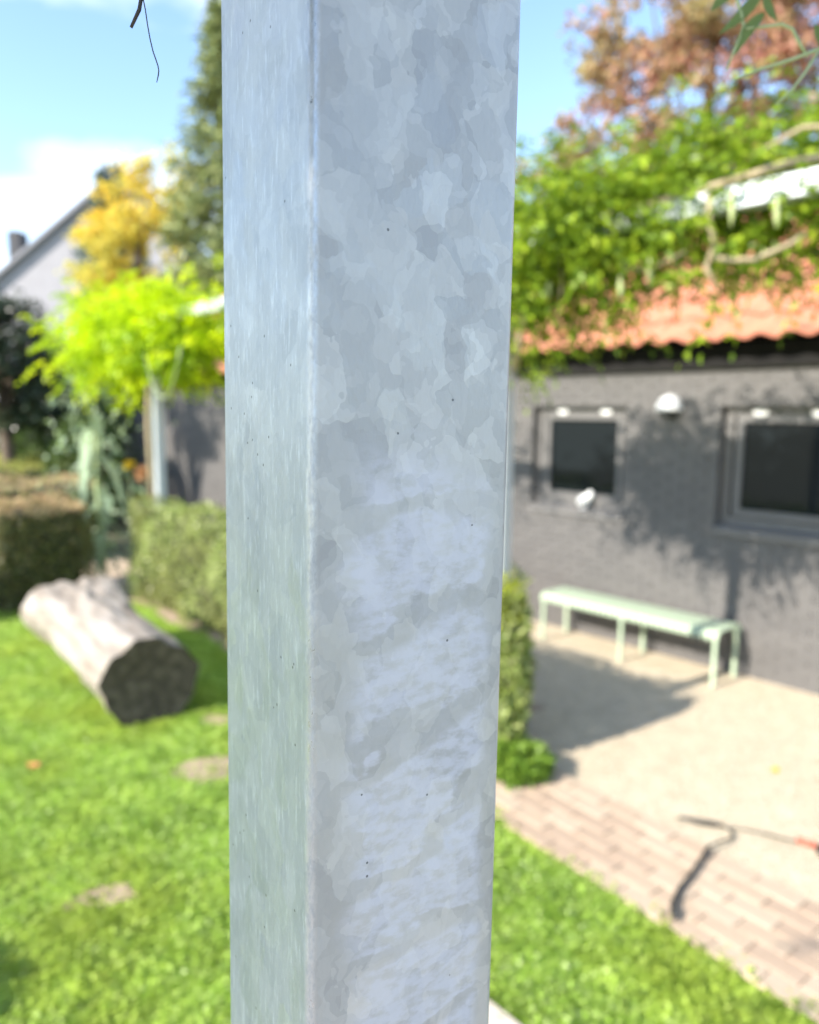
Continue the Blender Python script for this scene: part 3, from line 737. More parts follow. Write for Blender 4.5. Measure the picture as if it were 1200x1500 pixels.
spray = empty('hanging_shoot', (0.15, 0.45, 2.9), 0, 'young vine shoot with slim dark green leaves and pale stems hanging at top right', 'vine shoot')
so = Vector(spray.location)
for (a, b_, w, bd) in (((0.2591, 0.6, 2.3646), (0.2284, 0.6, 2.3329), 0.0085, -0.05), ((0.2613, 0.6, 2.3481), (0.2408, 0.6, 2.3173), 0.0085, 0.07), ((0.2378, 0.6, 2.3632), (0.2213, 0.6, 2.3486), 0.0075, 0.05),
                       ((0.2607, 0.6, 2.3605), (0.2716, 0.6, 2.3421), 0.0075, 0.1), ((0.305, 0.61, 2.345), (0.330, 0.6, 2.306), 0.010, 0.1), ((0.300, 0.6, 2.335), (0.318, 0.6, 2.300), 0.009, -0.1)):
    blade_leaf(a, b_, w, bd, 'leaf', M['near_leaf'], spray, so)
for pts, r_, mt in (
    ([(0.0, 0.33, 2.9), (0.12, 0.45, 2.7), (0.22, 0.56, 2.52), (0.24, 0.6, 2.40), (0.238, 0.6, 2.365), (0.247, 0.6, 2.339), (0.236, 0.6, 2.308)], [0.0014] * 5 + [0.0011, 0.0007], M['green_stem']),
    ([(0.2475, 0.6, 2.337), (0.262, 0.6, 2.3385), (0.275, 0.6, 2.3405), (0.2835, 0.6, 2.337), (0.289, 0.6, 2.328), (0.296, 0.6, 2.318)], [0.0009, 0.0011, 0.0012, 0.0012, 0.0012, 0.001], M['green_stem']),
    ([(0.242, 0.6, 2.301), (0.262, 0.6, 2.309), (0.285, 0.6, 2.316), (0.312, 0.6, 2.326), (0.34, 0.58, 2.36), (0.2, 0.45, 2.75)], [0.0008, 0.0011, 0.0013, 0.0015, 0.0016, 0.0016], M['green_stem']),
    ([(0.275, 0.6, 2.284), (0.286, 0.6, 2.294), (0.296, 0.6, 2.308), (0.304, 0.6, 2.322)], [0.0007, 0.001, 0.0011, 0.0012], M['green_stem'])):
    mb = MB(); mb.tube([Vector(p) - so for p in pts], r_, 8); mb.build('stem', mt, spray, True)

# ------------------------------------------------------------------ hedges
def hedge(name, label, corner, along, across, Lg, Dp, Hh, mat, top_mat=None, n=9000, leaf=0.038, group='clipped garden hedges', core=(0.035, 0.035, 0.018)):
    """box hedge: corner, unit along / across vectors"""
    root = empty(name, corner, 0, label, 'hedge', group)
    A, B = np.array(along), np.array(across); Z = np.array([0, 0, 1.0])
    def place(k):
        areas = [('top', Lg * Dp), ('f', Lg * Hh), ('b', Lg * Hh), ('l', Dp * Hh), ('r', Dp * Hh)]
        tot = sum(a for _, a in areas); P_ = []; Nn = []
        for nm, ar in areas:
            c = int(k * ar / tot); u, v = rng.random(c), rng.random(c); dj = np.abs(rng.normal(0, 0.035, c)) - 0.03
            if nm == 'top': p = A * (u * Lg)[:, None] + B * (v * Dp)[:, None] + Z * (Hh - dj)[:, None]; nn = np.tile(Z, (c, 1))
            elif nm == 'f': p = A * (u * Lg)[:, None] + B * dj[:, None] + Z * (v * Hh)[:, None]; nn = np.tile(-B, (c, 1))
            elif nm == 'b': p = A * (u * Lg)[:, None] + B * (Dp - dj)[:, None] + Z * (v * Hh)[:, None]; nn = np.tile(B, (c, 1))
            elif nm == 'l': p = A * dj[:, None] + B * (u * Dp)[:, None] + Z * (v * Hh)[:, None]; nn = np.tile(-A, (c, 1))
            else: p = A * (Lg - dj)[:, None] + B * (u * Dp)[:, None] + Z * (v * Hh)[:, None]; nn = np.tile(A, (c, 1))
            P_.append(p); Nn.append(nn)
        return np.concatenate(P_), np.concatenate(Nn)
    p, nn = place(n)
    lump = 0.035 * np.sin(p[:, :1] * 7 + p[:, 2:] * 5) + 0.025 * np.sin(p[:, 1:2] * 11 + 2 + p[:, 2:] * 9)
    p = p + nn * lump
    d = unit(rng.normal(size=p.shape)) + nn * 0.3 + [0, 0, 0.25]
    if top_mat is not None:
        tm = (p[:, 2] > Hh - 0.07) & (rng.random(len(p)) < 0.8)
        v, f = leaves(p[tm], d[tm], leaf * rng.uniform(0.7, 1.3, tm.sum()), leaf * 0.6, 0.2, nn[tm] + 0.4 * rng.normal(size=nn[tm].shape))
        tag(link('dry_top', np_mesh('dry_top', v, f, top_mat), root), kind='stuff'); p, nn, d = p[~tm], nn[~tm], d[~tm]
    v, f = leaves(p, d, leaf * rng.uniform(0.7, 1.3, len(p)), leaf * 0.6, 0.2, nn + 0.4 * rng.normal(size=nn.shape))
    tag(link('foliage', np_mesh('foliage', v, f, mat), root), kind='stuff')
    i = 0.07; mb = MB(); c8 = []
    for z in (0.0, Hh - i):
        for (a, b_) in ((i, i), (Lg - i, i), (Lg - i, Dp - i), (i, Dp - i)): c8.append(tuple(A * a + B * b_ + Z * z))
    mb.add(c8, [(3, 2, 1, 0), (4, 5, 6, 7), (0, 1, 5, 4), (1, 2, 6, 5), (2, 3, 7, 6), (3, 0, 4, 7)]); mb.build('twig_core', M['hedge_core'], root)
    return root
M['hedge_core'] = simple('hedge_core', (0.030, 0.032, 0.016), (0.045, 0.042, 0.022), 0.95)
wd, wi = tuple(WD), tuple(WI)
nwd = tuple(-WD)
hedge('garden_hedge', 'long pale green clipped hedge running along the pergola posts towards the house', tuple(hs(1.80, 2.62)), nwd, wi, 5.16, 0.33, 1.07, M['hedge'], n=30000)
nwi = tuple(-WI)
c0 = Vector((-3.43, 7.86, 0))
hedge('garden_hedge', 'short dark brown-topped hedge block left of the gap behind the log', tuple(c0), nwi, nwd, 0.88, 1.05, 1.05, M['beech'], M['brown_leaf'], n=11000)
hedge('garden_hedge', 'second brown-topped hedge block behind the nearest block on the left', tuple(c0 - WD * 2.35 + WI * 1.0), nwi, nwd, 4.5, 1.3, 1.05, M['hedge'], M['brown_leaf'], n=12000, leaf=0.05)
hedge('garden_hedge', 'wide yellow-green hedge with sunlit top at the back left', tuple(c0 - WD * 5.2 + WI * 2.0), nwi, nwd, 8.0, 5.0, 1.08, M['hedge'], M['yellow_hedge'] if 'yellow_hedge' in M else leaf_mat('yellow_hedge_leaf', [(0.42, 0.44, 0.08), (0.54, 0.52, 0.14)], 0.3, 0.5), n=22000, leaf=0.07)
hedge('garden_hedge', 'pale sunlit hedge at the left edge beside the lawn', tuple(c0 - WI * 1.45 + WD * 0.1), nwi, nwd, 1.6, 0.8, 0.85, M['hedge'], n=7000)

# yellow-tipped bush by the far post
def bush(name, label, base, rx, rz, mats, n, leaf, trunk=False, catg='shrub', group=None, z0=0.0):
    root = empty(name, base, 0, label, catg, group)
    for k, (mt, cnt, zmin, zmax) in enumerate(mats):
        u = rdir(cnt); rr = rng.uniform(0.55, 1.0, cnt) ** 0.5
        p = u * rr[:, None] * [rx, rx, rz]; p[:, 2] += rz + z0
        lump = 1 + 0.16 * np.sin(u[:, 0] * 7 + k) * np.sin(u[:, 2] * 6 + 1); p[:, :2] *= lump[:, None]
        keep = (p[:, 2] > zmin) & (p[:, 2] < zmax); p = p[keep]; u = u[keep]
        v, f = leaves(p, unit(rng.normal(size=p.shape)) + u * 0.8 + [0, 0, 0.2], leaf * rng.uniform(0.7, 1.3, len(p)), leaf * 0.5, 0.25)
        tag(link('foliage', np_mesh('foliage', v, f, mt), root), kind='stuff')
    mb = MB()
    for k in range(6):
        a = k * 1.05; mb.tube([(0, 0, 0), (0.3 * rx * math.cos(a), 0.3 * rx * math.sin(a), z0 + rz * 0.8), (0.6 * rx * math.cos(a), 0.6 * rx * math.sin(a), z0 + rz * 1.5)], [0.012, 0.009, 0.004], 6)
    mb.build('stems', M['bark'], root)
    return root
bush('shrub', 'dark shrub with yellow-green tips beside the hedge end at right edge of the near post', (0.575, 4.20, 0), 0.13, 0.57, [(M['hedge'], 3800, 0.0, 1.0), (M['yellow_tip'], 900, 0.86, 1.25)], 0, 0.05)
bush('low_plant', 'low bright green leafy tuft at the corner of brick path and gravel', (0.62, 4.02, 0), 0.19, 0.085, [(M['tuft_leaf'], 1500, 0.0, 0.3)], 0, 0.05, catg='plant')

# ------------------------------------------------------------------ tall pale plant in the hedge gap
tp = empty('tall_plant', (-3.58, 8.5, 0), 0, 'tall pale green plant with big drooping leaves standing in the hedge gap', 'plant')
mb = MB(); mb.tube([(0.04, 0, 0), (0.02, 0, 0.6), (-0.02, 0.02, 1.2), (0.0, 0, 1.7), (-0.06, 0, 2.15), (-0.12, 0, 2.5)], [0.03, 0.03, 0.025, 0.02, 0.015, 0.008], 8); mb.build('stem', M['green_stem'], tp, True)
def big_leaf(p, az, L, w, dip):
    n = 6; vs_ = []; fs_ = []
    ca, sa = math.cos(az), math.sin(az)
    for i in range(n + 1):
        t = i / n; x = L * t * (1 - 0.25 * t); z = 0.12 * L * t * 2 - dip * L * t * t * 1.6
        ww = w * 0.5 * math.sin(math.pi * (0.06 + 0.94 * t) ** 0.75) ** 0.8
        for k in (-1, 0, 1): vs_.append((p[0] + x * ca - k * ww * sa, p[1] + x * sa + k * ww * ca, p[2] + z + (0.25 * ww if k else 0)))
    for i in range(n): b_ = i * 3; fs_ += [(b_, b_ + 1, b_ + 4, b_ + 3), (b_ + 1, b_ + 2, b_ + 5, b_ + 4)]
    mb = MB(); mb.add(vs_, fs_); return mb.build('leaf', M['pale_leaf'], tp, True)
for k in range(14):
    z = 0.3 + 2.15 * (k / 14) + random.uniform(-0.05, 0.05); az = k * 2.4 + random.uniform(-0.5, 0.5)
    L_ = random.uniform(0.34, 0.6) * (1.0 if z < 1.9 else 0.8)
    big_leaf((-0.03 if z > 1.4 else 0.01, 0, z), az, L_, random.uniform(0.10, 0.20), random.uniform(0.3, 1.3))
n = 260; p = np.stack([rng.normal(0, 0.24, n), rng.normal(0, 0.24, n), rng.uniform(0.15, 2.45, n)], 1)
v, f = leaves(p, rdir(n) + [0, 0, -0.2], rng.uniform(0.06, 0.13, n), 0.05, 0.4)
tag(link('small_leaves', np_mesh('small_leaves', v, f, M['pale_leaf']), tp), kind='stuff')
def flower(base, h, mat, label, rad=0.055):
    root = empty('garden_flower', base, 0, label, 'flower')
    mb = MB(); mb.tube([(0, 0, 0), (0.01, 0, h * 0.5), (0, 0, h)], 0.006, 6); mb.build('stem', M['green_stem'], root)
    n = 60; p = np.tile([0, 0, h], (n, 1)).astype(float); d = rdir(n) * [1, 1, 0.7] + [0, -0.2, 0.3]
    v, f = leaves(p, d, rad * 1.2, rad * 0.5, 0.1); link('petals', np_mesh('petals', v, f, mat), root)
    n = 24; p = np.stack([np.zeros(n), np.zeros(n), rng.uniform(0.1, h * 0.85, n)], 1); d = rdir(n) + [0, 0, 0.2]
    v, f = leaves(p, d, 0.14, 0.05, 0.3); link('leaves', np_mesh('leaves', v, f, M['pale_leaf']), root)
flower((-3.17, 8.4, 0), 1.43, M['petal'], 'yellow flower head beside the tall pale plant', 0.065)
flower((-2.98, 8.3, 0), 1.35, M['dry_flower'], 'withered orange-brown flower head beside the yellow flower', 0.09)

# ------------------------------------------------------------------ log
lg = empty('log', (-1.69, 4.68, 0.285), 0, 'weathered pale tree log lying on the lawn, with dark sawn end', 'log')
axis = Vector((-2.86, 6.26, 0.31)) - Vector((-1.69, 4.68, 0.285)); LL = axis.length
lg.rotation_mode = 'QUATERNION'; lg.rotation_quaternion = axis.to_track_quat('Z', 'Y')
nr_, nk = 60, 72; vs_ = []
from mathutils import noise as mnoise
def lrad(t, a):
    q_ = Vector((math.cos(a) * 1.1, math.sin(a) * 1.1, t * 3.0))
    r = 0.302 - 0.01 * t + (0.018 + 0.07 * max(0.0, t - 0.45)) * mnoise.noise(q_ * 1.4) + 0.008 * (1 + 2 * t) * mnoise.noise(q_ * 4 + Vector((3, 1, 2))) + 0.009 * mnoise.noise(Vector((math.cos(a) * 9, math.sin(a) * 9, t * 6))) + 0.02 * math.sin(2 * a + 1.2) + 0.010 * math.sin(5 * a + 4 * t) + 0.006 * math.sin(11 * a + 7 * t)
    r += 0.07 * math.exp(-((t - 0.95) / 0.17) ** 2) * (1 + 0.9 * math.sin(3 * a + 0.4) + 0.3 * math.sin(5 * a))
    r += 0.05 * math.exp(-((t - 0.8) / 0.06) ** 2 - ((a - 2.2) / 0.35) ** 2)
    return r
for i in range(nr_ + 1):
    t = i / nr_
    for k in range(nk):
        a = 2 * math.pi * k / nk; r = lrad(t, a)
        zz = LL * t + (0.05 * math.sin(3 * a) + 0.03 * math.sin(7 * a + 1)) * (max(0, t - 0.7) / 0.3) ** 2
        vs_.append((r * math.cos(a), r * math.sin(a), zz))
fs_ = [(i * nk + k, i * nk + (k + 1) % nk, (i + 1) * nk + (k + 1) % nk, (i + 1) * nk + k) for i in range(nr_) for k in range(nk)]
vs_.append((0, 0, LL * 0.97)); fs_ += [(nr_ * nk + k, nr_ * nk + (k + 1) % nk, len(vs_) - 1) for k in range(nk)]
mb = MB(); mb.add(vs_, fs_); mb.build('trunk', M['log'], lg, True)
ev = [(lrad(0, 2 * math.pi * k / nk) * 0.995 * math.cos(2 * math.pi * k / nk), lrad(0, 2 * math.pi * k / nk) * 0.995 * math.sin(2 * math.pi * k / nk), 0.002) for k in range(nk)]
ring2 = [(0.55 * x + 0.01, 0.55 * y, 0.02) for (x, y, z) in ev]
mb = MB(); mb.add(ev + ring2 + [(0.02, 0.01, 0.05)], [(k, nk + k, nk + (k + 1) % nk, (k + 1) % nk) for k in range(nk)] + [(nk + k, 2 * nk, nk + (k + 1) % nk) for k in range(nk)])
mb.build('cut_end', M['log_end'], lg, True)

# ------------------------------------------------------------------ bench
bn = empty('garden_bench', hs(0.56, 0.25), HROT, 'pale sage green metal bench standing against the grey wall', 'bench')
BL, BD, BH = 1.66, 0.40, 0.44
ns = 30; pitch_b = BL / ns
def slat_mesh():
    # slat runs across the bench and curls down at both long edges
    prof = []
    rr = 0.05
    for i in range(6):
        a = math.pi / 2 * i / 5; prof.append((-BD / 2 + rr - rr * math.cos(a), BH - rr + rr * math.sin(a)))
    for i in range(6):
        a = math.pi / 2 * i / 5; prof.append((BD / 2 - rr + rr * math.sin(a), BH - rr + rr * math.cos(a)))
    prof = [(prof[0][0], BH - rr - 0.015)] + prof + [(prof[-1][0], BH - rr - 0.015)]
    w = pitch_b * 0.42; th = 0.008; v = []; f = []
    for (y, z) in prof: v += [(-w, y, z), (w, y, z), (-w, y * 0.97, z - th), (w, y * 0.97, z - th)]
    for i in range(len(prof) - 1):
        b_ = i * 4; f += [(b_, b_ + 1, b_ + 5, b_ + 4), (b_ + 2, b_ + 6, b_ + 7, b_ + 3), (b_, b_ + 4, b_ + 6, b_ + 2), (b_ + 1, b_ + 3, b_ + 7, b_ + 5)]
    mb = MB(); mb.add(v, f); return mb.mesh('slat', M['bench'], True)
sme = slat_mesh()
for i in range(ns): link('slat', sme, bn, ((i + 0.5) * pitch_b, 0, 0))
for y in (-BD / 2 + 0.03, BD / 2 - 0.03):
    mb = MB(); mb.box(0.02, BL - 0.02, y - 0.014, y + 0.014, BH - 0.045, BH - 0.012); mb.build('rail', M['bench'], bn, bevel=0.003)
for x in (0.03, BL / 2, BL - 0.03):
    for y in (-BD / 2 + 0.022, BD / 2 - 0.022):
        mb = MB(); mb.box(x - 0.014, x + 0.014, y - 0.014, y + 0.014, 0.0, BH - 0.02); mb.build('leg', M['bench'], bn, bevel=0.005)

# ------------------------------------------------------------------ cord across the path, fallen leaves
cd = empty('cord', (1.4, 3.3, 0), 0, 'dark cord with red end and black ring lying across the gravel and bricks', 'cord')
co = Vector(cd.location)
def cpart(name, pts, r_, mat, n=8):
    mb = MB(); mb.tube([Vector(p) - co for p in pts], r_, n); return mb.build(name, mat, cd, True)
cpart('strap', [(1.075, 2.745, .045), (1.088, 2.775, .05), (1.10, 2.83, .045), (1.16, 2.93, .043), (1.27, 3.06, .043), (1.37, 3.19, .043), (1.425, 3.265, .04)], [0.008, 0.015, 0.012, 0.010, 0.010, 0.010, 0.009], M['black'])
cpart('strap', [(1.385, 3.552, .02), (1.43, 3.528, .022), (1.48, 3.508, .022), (1.535, 3.490, .022), (1.58, 3.478, .02)], [0.008, 0.011, 0.015, 0.014, 0.007], M['black'])
cpart('cord', [(1.58, 3.478, .016), (1.605, 3.44, .016), (1.585, 3.37, .02), (1.53, 3.325, .035), (1.49, 3.30, .04), (1.425, 3.265, .042)], 0.006, M['black'])
cpart('cord', [(1.60, 3.47, .014), (1.68, 3.45, .013), (1.78, 3.41, .013), (1.86, 3.36, .014), (1.90, 3.335, .016)], 0.0045, M['black'])
cpart('red_clip', [(1.885, 3.355, .02), (1.905, 3.335, .026), (1.93, 3.315, .026), (1.95, 3.30, .02)], [0.009, 0.015, 0.015, 0.01], M['red'])
cpart('ring', [(1.985 + 0.05 * math.cos(a), 3.245 + 0.05 * math.sin(a), .025) for a in np.linspace(0, 2 * math.pi, 25)], 0.012, M['black'])
def fallen(name, label, p, mat, sz, rz):
    mb = MB(); vs_ = []
    for k in range(10):
        a = 2 * math.pi * k / 10; r_ = sz * (1 if k % 2 else 0.72); vs_.append((r_ * math.cos(a), 0.7 * r_ * math.sin(a), 0.012 * math.cos(2 * a)))
    vs_.append((0, 0, 0.012)); mb.add(vs_, [(k, (k + 1) % 10, 10) for k in range(10)])
    o = mb.build(name, mat); o.location = p; o.rotation_euler = (0.1, 0.05, rz); tag(o, label, 'leaf')
fallen('fallen_leaf', 'orange fallen leaf on the lawn left of the log end', (-2.14, 4.03, 0.035), M['orange_leaf'], 0.04, 0.3)
fallen('fallen_leaf', 'bright yellow fallen leaf lying on the sunlit gravel', (2.13, 4.08, 0.014), M['yellow_fallen'], 0.04, 0.8)

# gravel stones
def in_poly(P_, poly):
    x, y = P_[:, 0], P_[:, 1]; c = np.zeros(len(P_), bool); n = len(poly); j = n - 1
    for i in range(n):
        xi, yi = poly[i]; xj, yj = poly[j]
        q = ((yi > y) != (yj > y)) & (x < (xj - xi) * (y - yi) / (yj - yi + 1e-12) + xi); c ^= q; j = i
    return c
n = 26000
P_ = np.stack([rng.uniform(0.4, 4.6, n), rng.uniform(2.2, 7.4, n)], 1); P_ = P_[in_poly(P_, grav)]
n = len(P_); sz = rng.uniform(0.004, 0.011, n)
u = rdir(n); base = np.array([[1, 0, 0], [-0.5, 0.87, 0], [-0.5, -0.87, 0], [0.1, 0.1, 0.75]])
ang = rng.uniform(0, 6.28, n); ca, sa = np.cos(ang), np.sin(ang)
bx = base[None] * rng.uniform(0.6, 1.3, (n, 4, 3))
vx = (bx[..., 0] * ca[:, None] - bx[..., 1] * sa[:, None]) * sz[:, None]; vy = (bx[..., 0] * sa[:, None] + bx[..., 1] * ca[:, None]) * sz[:, None]; vz = bx[..., 2] * sz[:, None]
vv = np.stack([vx + P_[:, :1], vy + P_[:, 1:], vz + 0.0045], -1).reshape(-1, 3)
ff = (np.arange(n)[:, None, None] * 4 + np.array([[0, 1, 3], [1, 2, 3], [2, 0, 3]])[None]).reshape(-1, 3)
tag(link('gravel_stones', np_mesh('gravel_stones', vv, ff, M['stone'])), kind='stuff')

# ------------------------------------------------------------------ lawn
def lawn_mask(P_):
    k = np.ones(len(P_), bool)
    a = P_[:, 0] * PD.x + P_[:, 1] * PD.y; c = P_[:, 0] * PN.x + P_[:, 1] * PN.y
    k &= ~((c > 2.47 + 0.03 * np.sin(a * 9) + 0.02 * np.sin(a * 23) + 0.03 * rng.normal(size=len(P_))) & (a > PA0 - 0.05))
    d = -( (P_[:, 0] - W0.x) * WI.x + (P_[:, 1] - W0.y) * WI.y ); s = (P_[:, 0] - W0.x) * WD.x + (P_[:, 1] - W0.y) * WD.y
    k &= ~((d < 2.72 + 0.05 * np.sin(s * 5) + 0.03 * np.sin(s * 17)) & (s > -3.7))
    k &= ~in_poly(P_, garden_path)
    sl_ = (P_[:, 0] - SL.x) * SN.x + (P_[:, 1] - SL.y) * SN.y; ss = (P_[:, 0] - SL.x) * WD.x + (P_[:, 1] - SL.y) * WD.y
    k &= ~((sl_ > -0.01) & (ss > -0.36))
    for i, sp in enumerate(soil_spots):
        bl = np.array(blob(*sp, 5 + i)); ctr = bl.mean(0)
        k &= ~(in_poly(P_, (ctr + (bl - ctr) * 0.95).tolist()) & (rng.random(len(P_)) < 0.78))
    return k
pts = []
for (x0, x1, y0, y1, dens) in ((-3.4, 2.6, 1.2, 3.6, 8000), (-4.7, 1.0, 3.6, 5.6, 5500), (-6.2, 0.3, 5.6, 8.2, 3500)):
    n = int((x1 - x0) * (y1 - y0) * dens); pts.append(np.stack([rng.uniform(x0, x1, n), rng.uniform(y0, y1, n)], 1))
P_ = np.concatenate(pts)
P_ = P_[lawn_mask(P_)]
P_ = P_[np.abs(P_[:, 0]) < P_[:, 1] * 0.62 + 1.3]
n = len(P_)
tuft = 0.5 + 0.5 * np.sin(P_[:, 0] * 13 + 2 * np.sin(P_[:, 1] * 7)) * np.sin(P_[:, 1] * 15 + 2 * np.sin(P_[:, 0] * 5))
hh = (0.011 + 0.020 * tuft) * rng.uniform(0.6, 1.4, n)
az = rng.uniform(0, 6.28, n); lean = np.abs(rng.normal(2.1, 0.8, n))
dirv = np.stack([np.cos(az), np.sin(az)], 1); sidev = np.stack([-np.sin(az), np.cos(az)], 1)
wv = rng.uniform(0.0022, 0.0042, n)
b0 = np.concatenate([P_ - sidev * wv[:, None], np.full((n, 1), 0.0)], 1); b1 = np.concatenate([P_ + sidev * wv[:, None], np.full((n, 1), 0.0)], 1)
mid = P_ + dirv * (hh * lean * 0.4)[:, None]
m0 = np.concatenate([mid - sidev * wv[:, None] * 0.9, (hh * 0.65)[:, None]], 1); m1 = np.concatenate([mid + sidev * wv[:, None] * 0.9, (hh * 0.65)[:, None]], 1)
tipv = np.concatenate([P_ + dirv * (hh * lean)[:, None], hh[:, None]], 1)
vv = np.stack([b0, b1, m1, tipv, m0], 1).reshape(-1, 3); ff = np.arange(n * 5).reshape(n, 5)
tag(link('grass', np_mesh('grass', vv, ff, M['lawn'])), kind='stuff')
# clover and broad leaves among the grass
sel = rng.random(n) < 0.22
cp_ = P_[sel]; k = len(cp_)
pos = np.concatenate([cp_, rng.uniform(0.012, 0.034, (k, 1))], 1)
d = np.concatenate([rng.normal(size=(k, 2)), rng.uniform(0, 0.5, (k, 1))], 1)
v, f = leaves(pos, d, rng.uniform(0.018, 0.034, k), rng.uniform(0.012, 0.020, k), 0.2, np.tile([0, 0, 1.0], (k, 1)) + 0.4 * rng.normal(size=(k, 3)))
tag(link('clover', np_mesh('clover', v, f, M['lawn'])), kind='stuff')

# ------------------------------------------------------------------ trees and buildings behind
def tree(name, label, base, trunk_h, tr, blobs, nclump, per, leaf, mat, clump_r=0.45, wood=None, catg='tree', hollow=0.45, limbs=14):
    root = empty(name, base, 0, label, catg)
    wood = wood or M['bark']
    vols = np.array([b[3] * b[4] * b[5] for b in blobs]); vols = vols / vols.sum()
    C_ = []
    for b, w in zip(blobs, vols):
        c = max(3, int(nclump * w)); u = rdir(c); rr = rng.uniform(hollow, 1, c) ** 0.6
        C_.append(u * rr[:, None] * [b[3], b[4], b[5]] + [b[0], b[1], b[2]])
    C_ = np.concatenate(C_)
    cs = rng.uniform(0.6, 1.3, len(C_)) * clump_r
    n = len(C_) * per
    p = np.repeat(C_, per, 0) + rdir(n) * (rng.random(n) ** 0.5)[:, None] * np.repeat(cs, per)[:, None] * [1, 1, 0.7]
    v, f = leaves(p, rdir(n) + [0, 0, -0.2], leaf * rng.uniform(0.7, 1.3, n), leaf * 0.62, 0.25)
    tag(link('crown', np_mesh('crown', v, f, mat), root), kind='stuff')
    ctr = C_.mean(0); topz = max(trunk_h, ctr[2])
    mb = MB(); mb.tube([(0, 0, 0), (0.03 * tr, 0, trunk_h * 0.5), (ctr[0] * 0.3, ctr[1] * 0.3, trunk_h), (ctr[0] * 0.8, ctr[1] * 0.8, topz), (ctr[0], ctr[1], topz + (C_[:, 2].max() - topz) * 0.7)], [tr * 1.25, tr, tr * 0.85, tr * 0.55, tr * 0.12], 10)
    mb.build('trunk', wood, root, True)
    mb = MB()
    for i in rng.choice(len(C_), min(limbs, len(C_)), replace=False):
        c = C_[i]; z0 = trunk_h * 0.8 + (topz - trunk_h * 0.8) * rng.random(); a = np.array([ctr[0] * 0.5, ctr[1] * 0.5, min(z0, c[2])])
        md = a * 0.5 + c * 0.5 + [0, 0, 0.08 * np.linalg.norm(c - a)]
        mb.tube([tuple(a), tuple(md), tuple(c)], [tr * 0.35, tr * 0.2, tr * 0.06], 6)
    mb.build('limbs', wood, root, True)
    return root

def conifer(name, label, base, Ht, Rb, mat, levels, per, leaf, z_lo=0.3, power=0.8, droop=0.25):
    root = empty(name, base, 0, label, 'tree')
    parts = []; mb = MB()
    for i in range(levels):
        t = i / levels; z = z_lo + (Ht - z_lo) * t
        r = Rb * (1 - t) ** power * random.uniform(0.75, 1.15)
        nb = max(4, int(11 * (1 - t) + 4))
        for k in range(nb):
            a = random.uniform(0, 6.283); rr = r * random.uniform(0.7, 1.12) + 0.12
            end = np.array([rr * math.cos(a), rr * math.sin(a), z - droop * rr + 0.22 * rr]); st = np.array([0, 0, z])
            m_ = per; tt = rng.random(m_) ** 0.6
            p = st + (end - st) * tt[:, None] + rng.normal(size=(m_, 3)) * [0.13 * rr ** 0.5, 0.13 * rr ** 0.5, 0.09]
            d = (end - st) / rr + rng.normal(size=(m_, 3)) * 0.55 + [0, 0, -0.25]
            parts.append(leaves(p, d, leaf * rng.uniform(0.6, 1.4, m_), leaf * 0.32, 0.2))
            if k % 3 == 0: mb.tube([tuple(st), tuple(end * 0.5 + st * 0.5 + [0, 0, 0.05]), tuple(end)], [0.03, 0.02, 0.006], 5)
    v, f = cat(parts); tag(link('crown', np_mesh('crown', v, f, mat), root), kind='stuff')
    mb.build('limbs', M['bark'], root)
    mb = MB(); mb.tube([(0, 0, 0), (0, 0, Ht * 0.5), (0, 0, Ht * 0.98)], [Ht * 0.022, Ht * 0.014, 0.02], 9); mb.build('trunk', M['bark'], root, True)
    return root

conifer('conifer_tree', 'tall dark green conifer rising directly behind the near post on its left', (-4.75, 20.0, 0), 12.2, 2.6, M['conifer'], 64, 38, 0.26, 0.6, 0.85)
conifer('conifer_tree', 'bluish conifer partly hidden behind the yellow autumn tree', (-10.6, 27.5, 0), 10.6, 2.0, M['blue_conifer'], 40, 34, 0.32, 0.5, 0.7)
tree('autumn_tree', 'yellow autumn tree between the pale gabled house and the tall conifer', (-7.4, 21.5, 0), 3.2, 0.16,
     [(-0.9, 0, 6.0, 1.25, 1.2, 1.9), (0.5, 0, 7.9, 1.0, 1.0, 1.5), (0.0, 0, 4.6, 1.7, 1.4, 1.3), (-0.8, 0.2, 7.6, 0.7, 0.7, 0.9), (0.9, 0, 6.4, 0.5, 0.6, 1.0)], 110, 70, 0.17, M['yellow'], 0.48, hollow=0.3)
tree('holly_tree', 'dark glossy evergreen tree with short trunk at the left edge', (-7.0, 13.0, 0), 1.6, 0.13,
     [(-0.2, 0, 3.0, 1.05, 1.1, 1.0), (0.25, 0, 2.4, 0.75, 0.9, 0.8), (-0.5, 0, 3.7, 0.7, 0.7, 0.6)], 120, 75, 0.10, M['holly'], 0.33)
tree('copper_tree', 'reddish copper-leaved tree behind the house roof at upper right', (6.2, 17.5, 0), 4.0, 0.22,
     [(-2.0, 0, 8.0, 1.4, 1.4, 1.7), (0.2, 0, 9.3, 1.9, 1.6, 2.4), (-0.9, 0, 10.8, 1.5, 1.4, 2.0), (2.2, 0, 9.0, 2.0, 1.7, 3.0), (-0.2, 0.4, 6.6, 2.9, 1.6, 1.6), (-3.0, 0, 7.5, 0.9, 0.8, 0.7), (-2.0, 0, 9.8, 0.7, 0.7, 0.9), (2.0, 0, 11.8, 2.0, 1.6, 1.6)], 250, 85, 0.17, M['copper'], 0.52, hollow=0.3, limbs=14)
bush('shrub', 'rounded mid green shrub behind the hedges left of the tall pale plant', (-6.4, 14.6, 0), 1.3, 1.15, [(M['shrub'], 5200, 0, 3)], 0, 0.11)
bush('shrub', 'dark green shrub standing at the far left end of the grey wall', (-5.4, 12.4, 0), 0.6, 1.0, [(M['shrub'], 4200, 0, 3)], 0, 0.09)
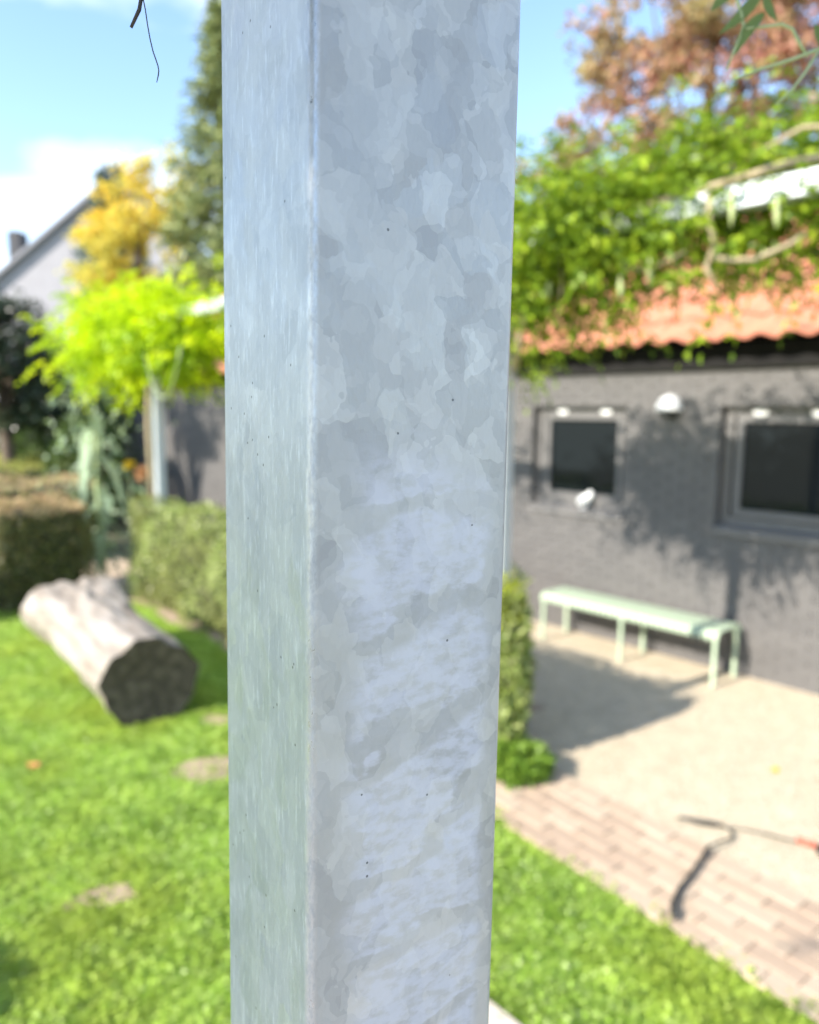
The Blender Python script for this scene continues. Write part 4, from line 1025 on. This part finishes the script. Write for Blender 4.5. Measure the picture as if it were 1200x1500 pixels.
bush('shrub', 'broad green shrub farthest back at left beyond the hedge rows', (-10.5, 17.5, 0), 2.6, 1.1, [(M['shrub'], 6500, 0, 3)], 0, 0.14)
bush('shrub', 'tall green shrub mass under the yellow autumn tree', (-7.9, 18.2, 0), 2.0, 1.9, [(M['shrub'], 8500, 0, 5)], 0, 0.14)
tree('shade_tree', 'tall tree standing outside the left edge of the view, shading the far wall', (-9.4, 8.7, 0), 4.6, 0.14, [(0, 0, 6.75, 1.35, 1.35, 1.0)], 60, 60, 0.14, M['shrub'], 0.4)
# low clipped bush just outside the left edge of the frame, shading the lawn corner
bush('shrub', 'leafy shrub just outside the left edge that shades the corner of the lawn', (-2.75, 1.60, 0), 0.42, 0.46, [(M['shrub'], 3600, 0, 3)], 0, 0.06)

# pale gabled house far behind
gh = empty('pale_house', (-17.3, 38.5, 0), 0, 'pale grey gabled house far behind the trees at left', 'house')
gx0, gx1, gap, ge, gz = -9.5, 9.0, 3.0, 3.6, 13.6
mb = MB()
mb.add([(gx0, 0, 0), (gx1, 0, 0), (gx1, 0, ge), (gap, 0, gz), (gx0, 0, ge), (gx0, 9, 0), (gx1, 9, 0), (gx1, 9, ge), (gap, 9, gz), (gx0, 9, ge)],
       [(0, 1, 2, 3, 4), (9, 8, 7, 6, 5), (0, 4, 9, 5), (1, 6, 7, 2)])
mb.build('wall', M['render_wall'], gh)
mb = MB(); t_ = 0.25
for (xa, xb) in ((gx0 - 0.5, gap), (gx1 + 0.5, gap)):
    k = (gz - ge) / (gap - gx0) if xa < gap else (gz - ge) / (gx1 - gap)
    za = gz + 0.02 - k * abs(gap - xa)
    mb.add([(xa, -0.35, za), (xb, -0.35, gz + 0.02), (xb, 9.3, gz + 0.02), (xa, 9.3, za), (xa, -0.35, za + t_), (xb, -0.35, gz + t_), (xb, 9.3, gz + t_), (xa, 9.3, za + t_)],
           [(0, 1, 2, 3), (4, 5, 6, 7), (0, 1, 5, 4), (1, 2, 6, 5), (2, 3, 7, 6), (3, 0, 4, 7)])
ro = mb.build('roof', M['slate'], gh)
mb = MB(); mb.box(-3.15, -2.55, 0.6, 1.5, 8.0, 11.0); mb.build('chimney', M['dark_slate'], ro, bevel=0.03)
print('pavers', n_pav, 'tiles', n_ind)
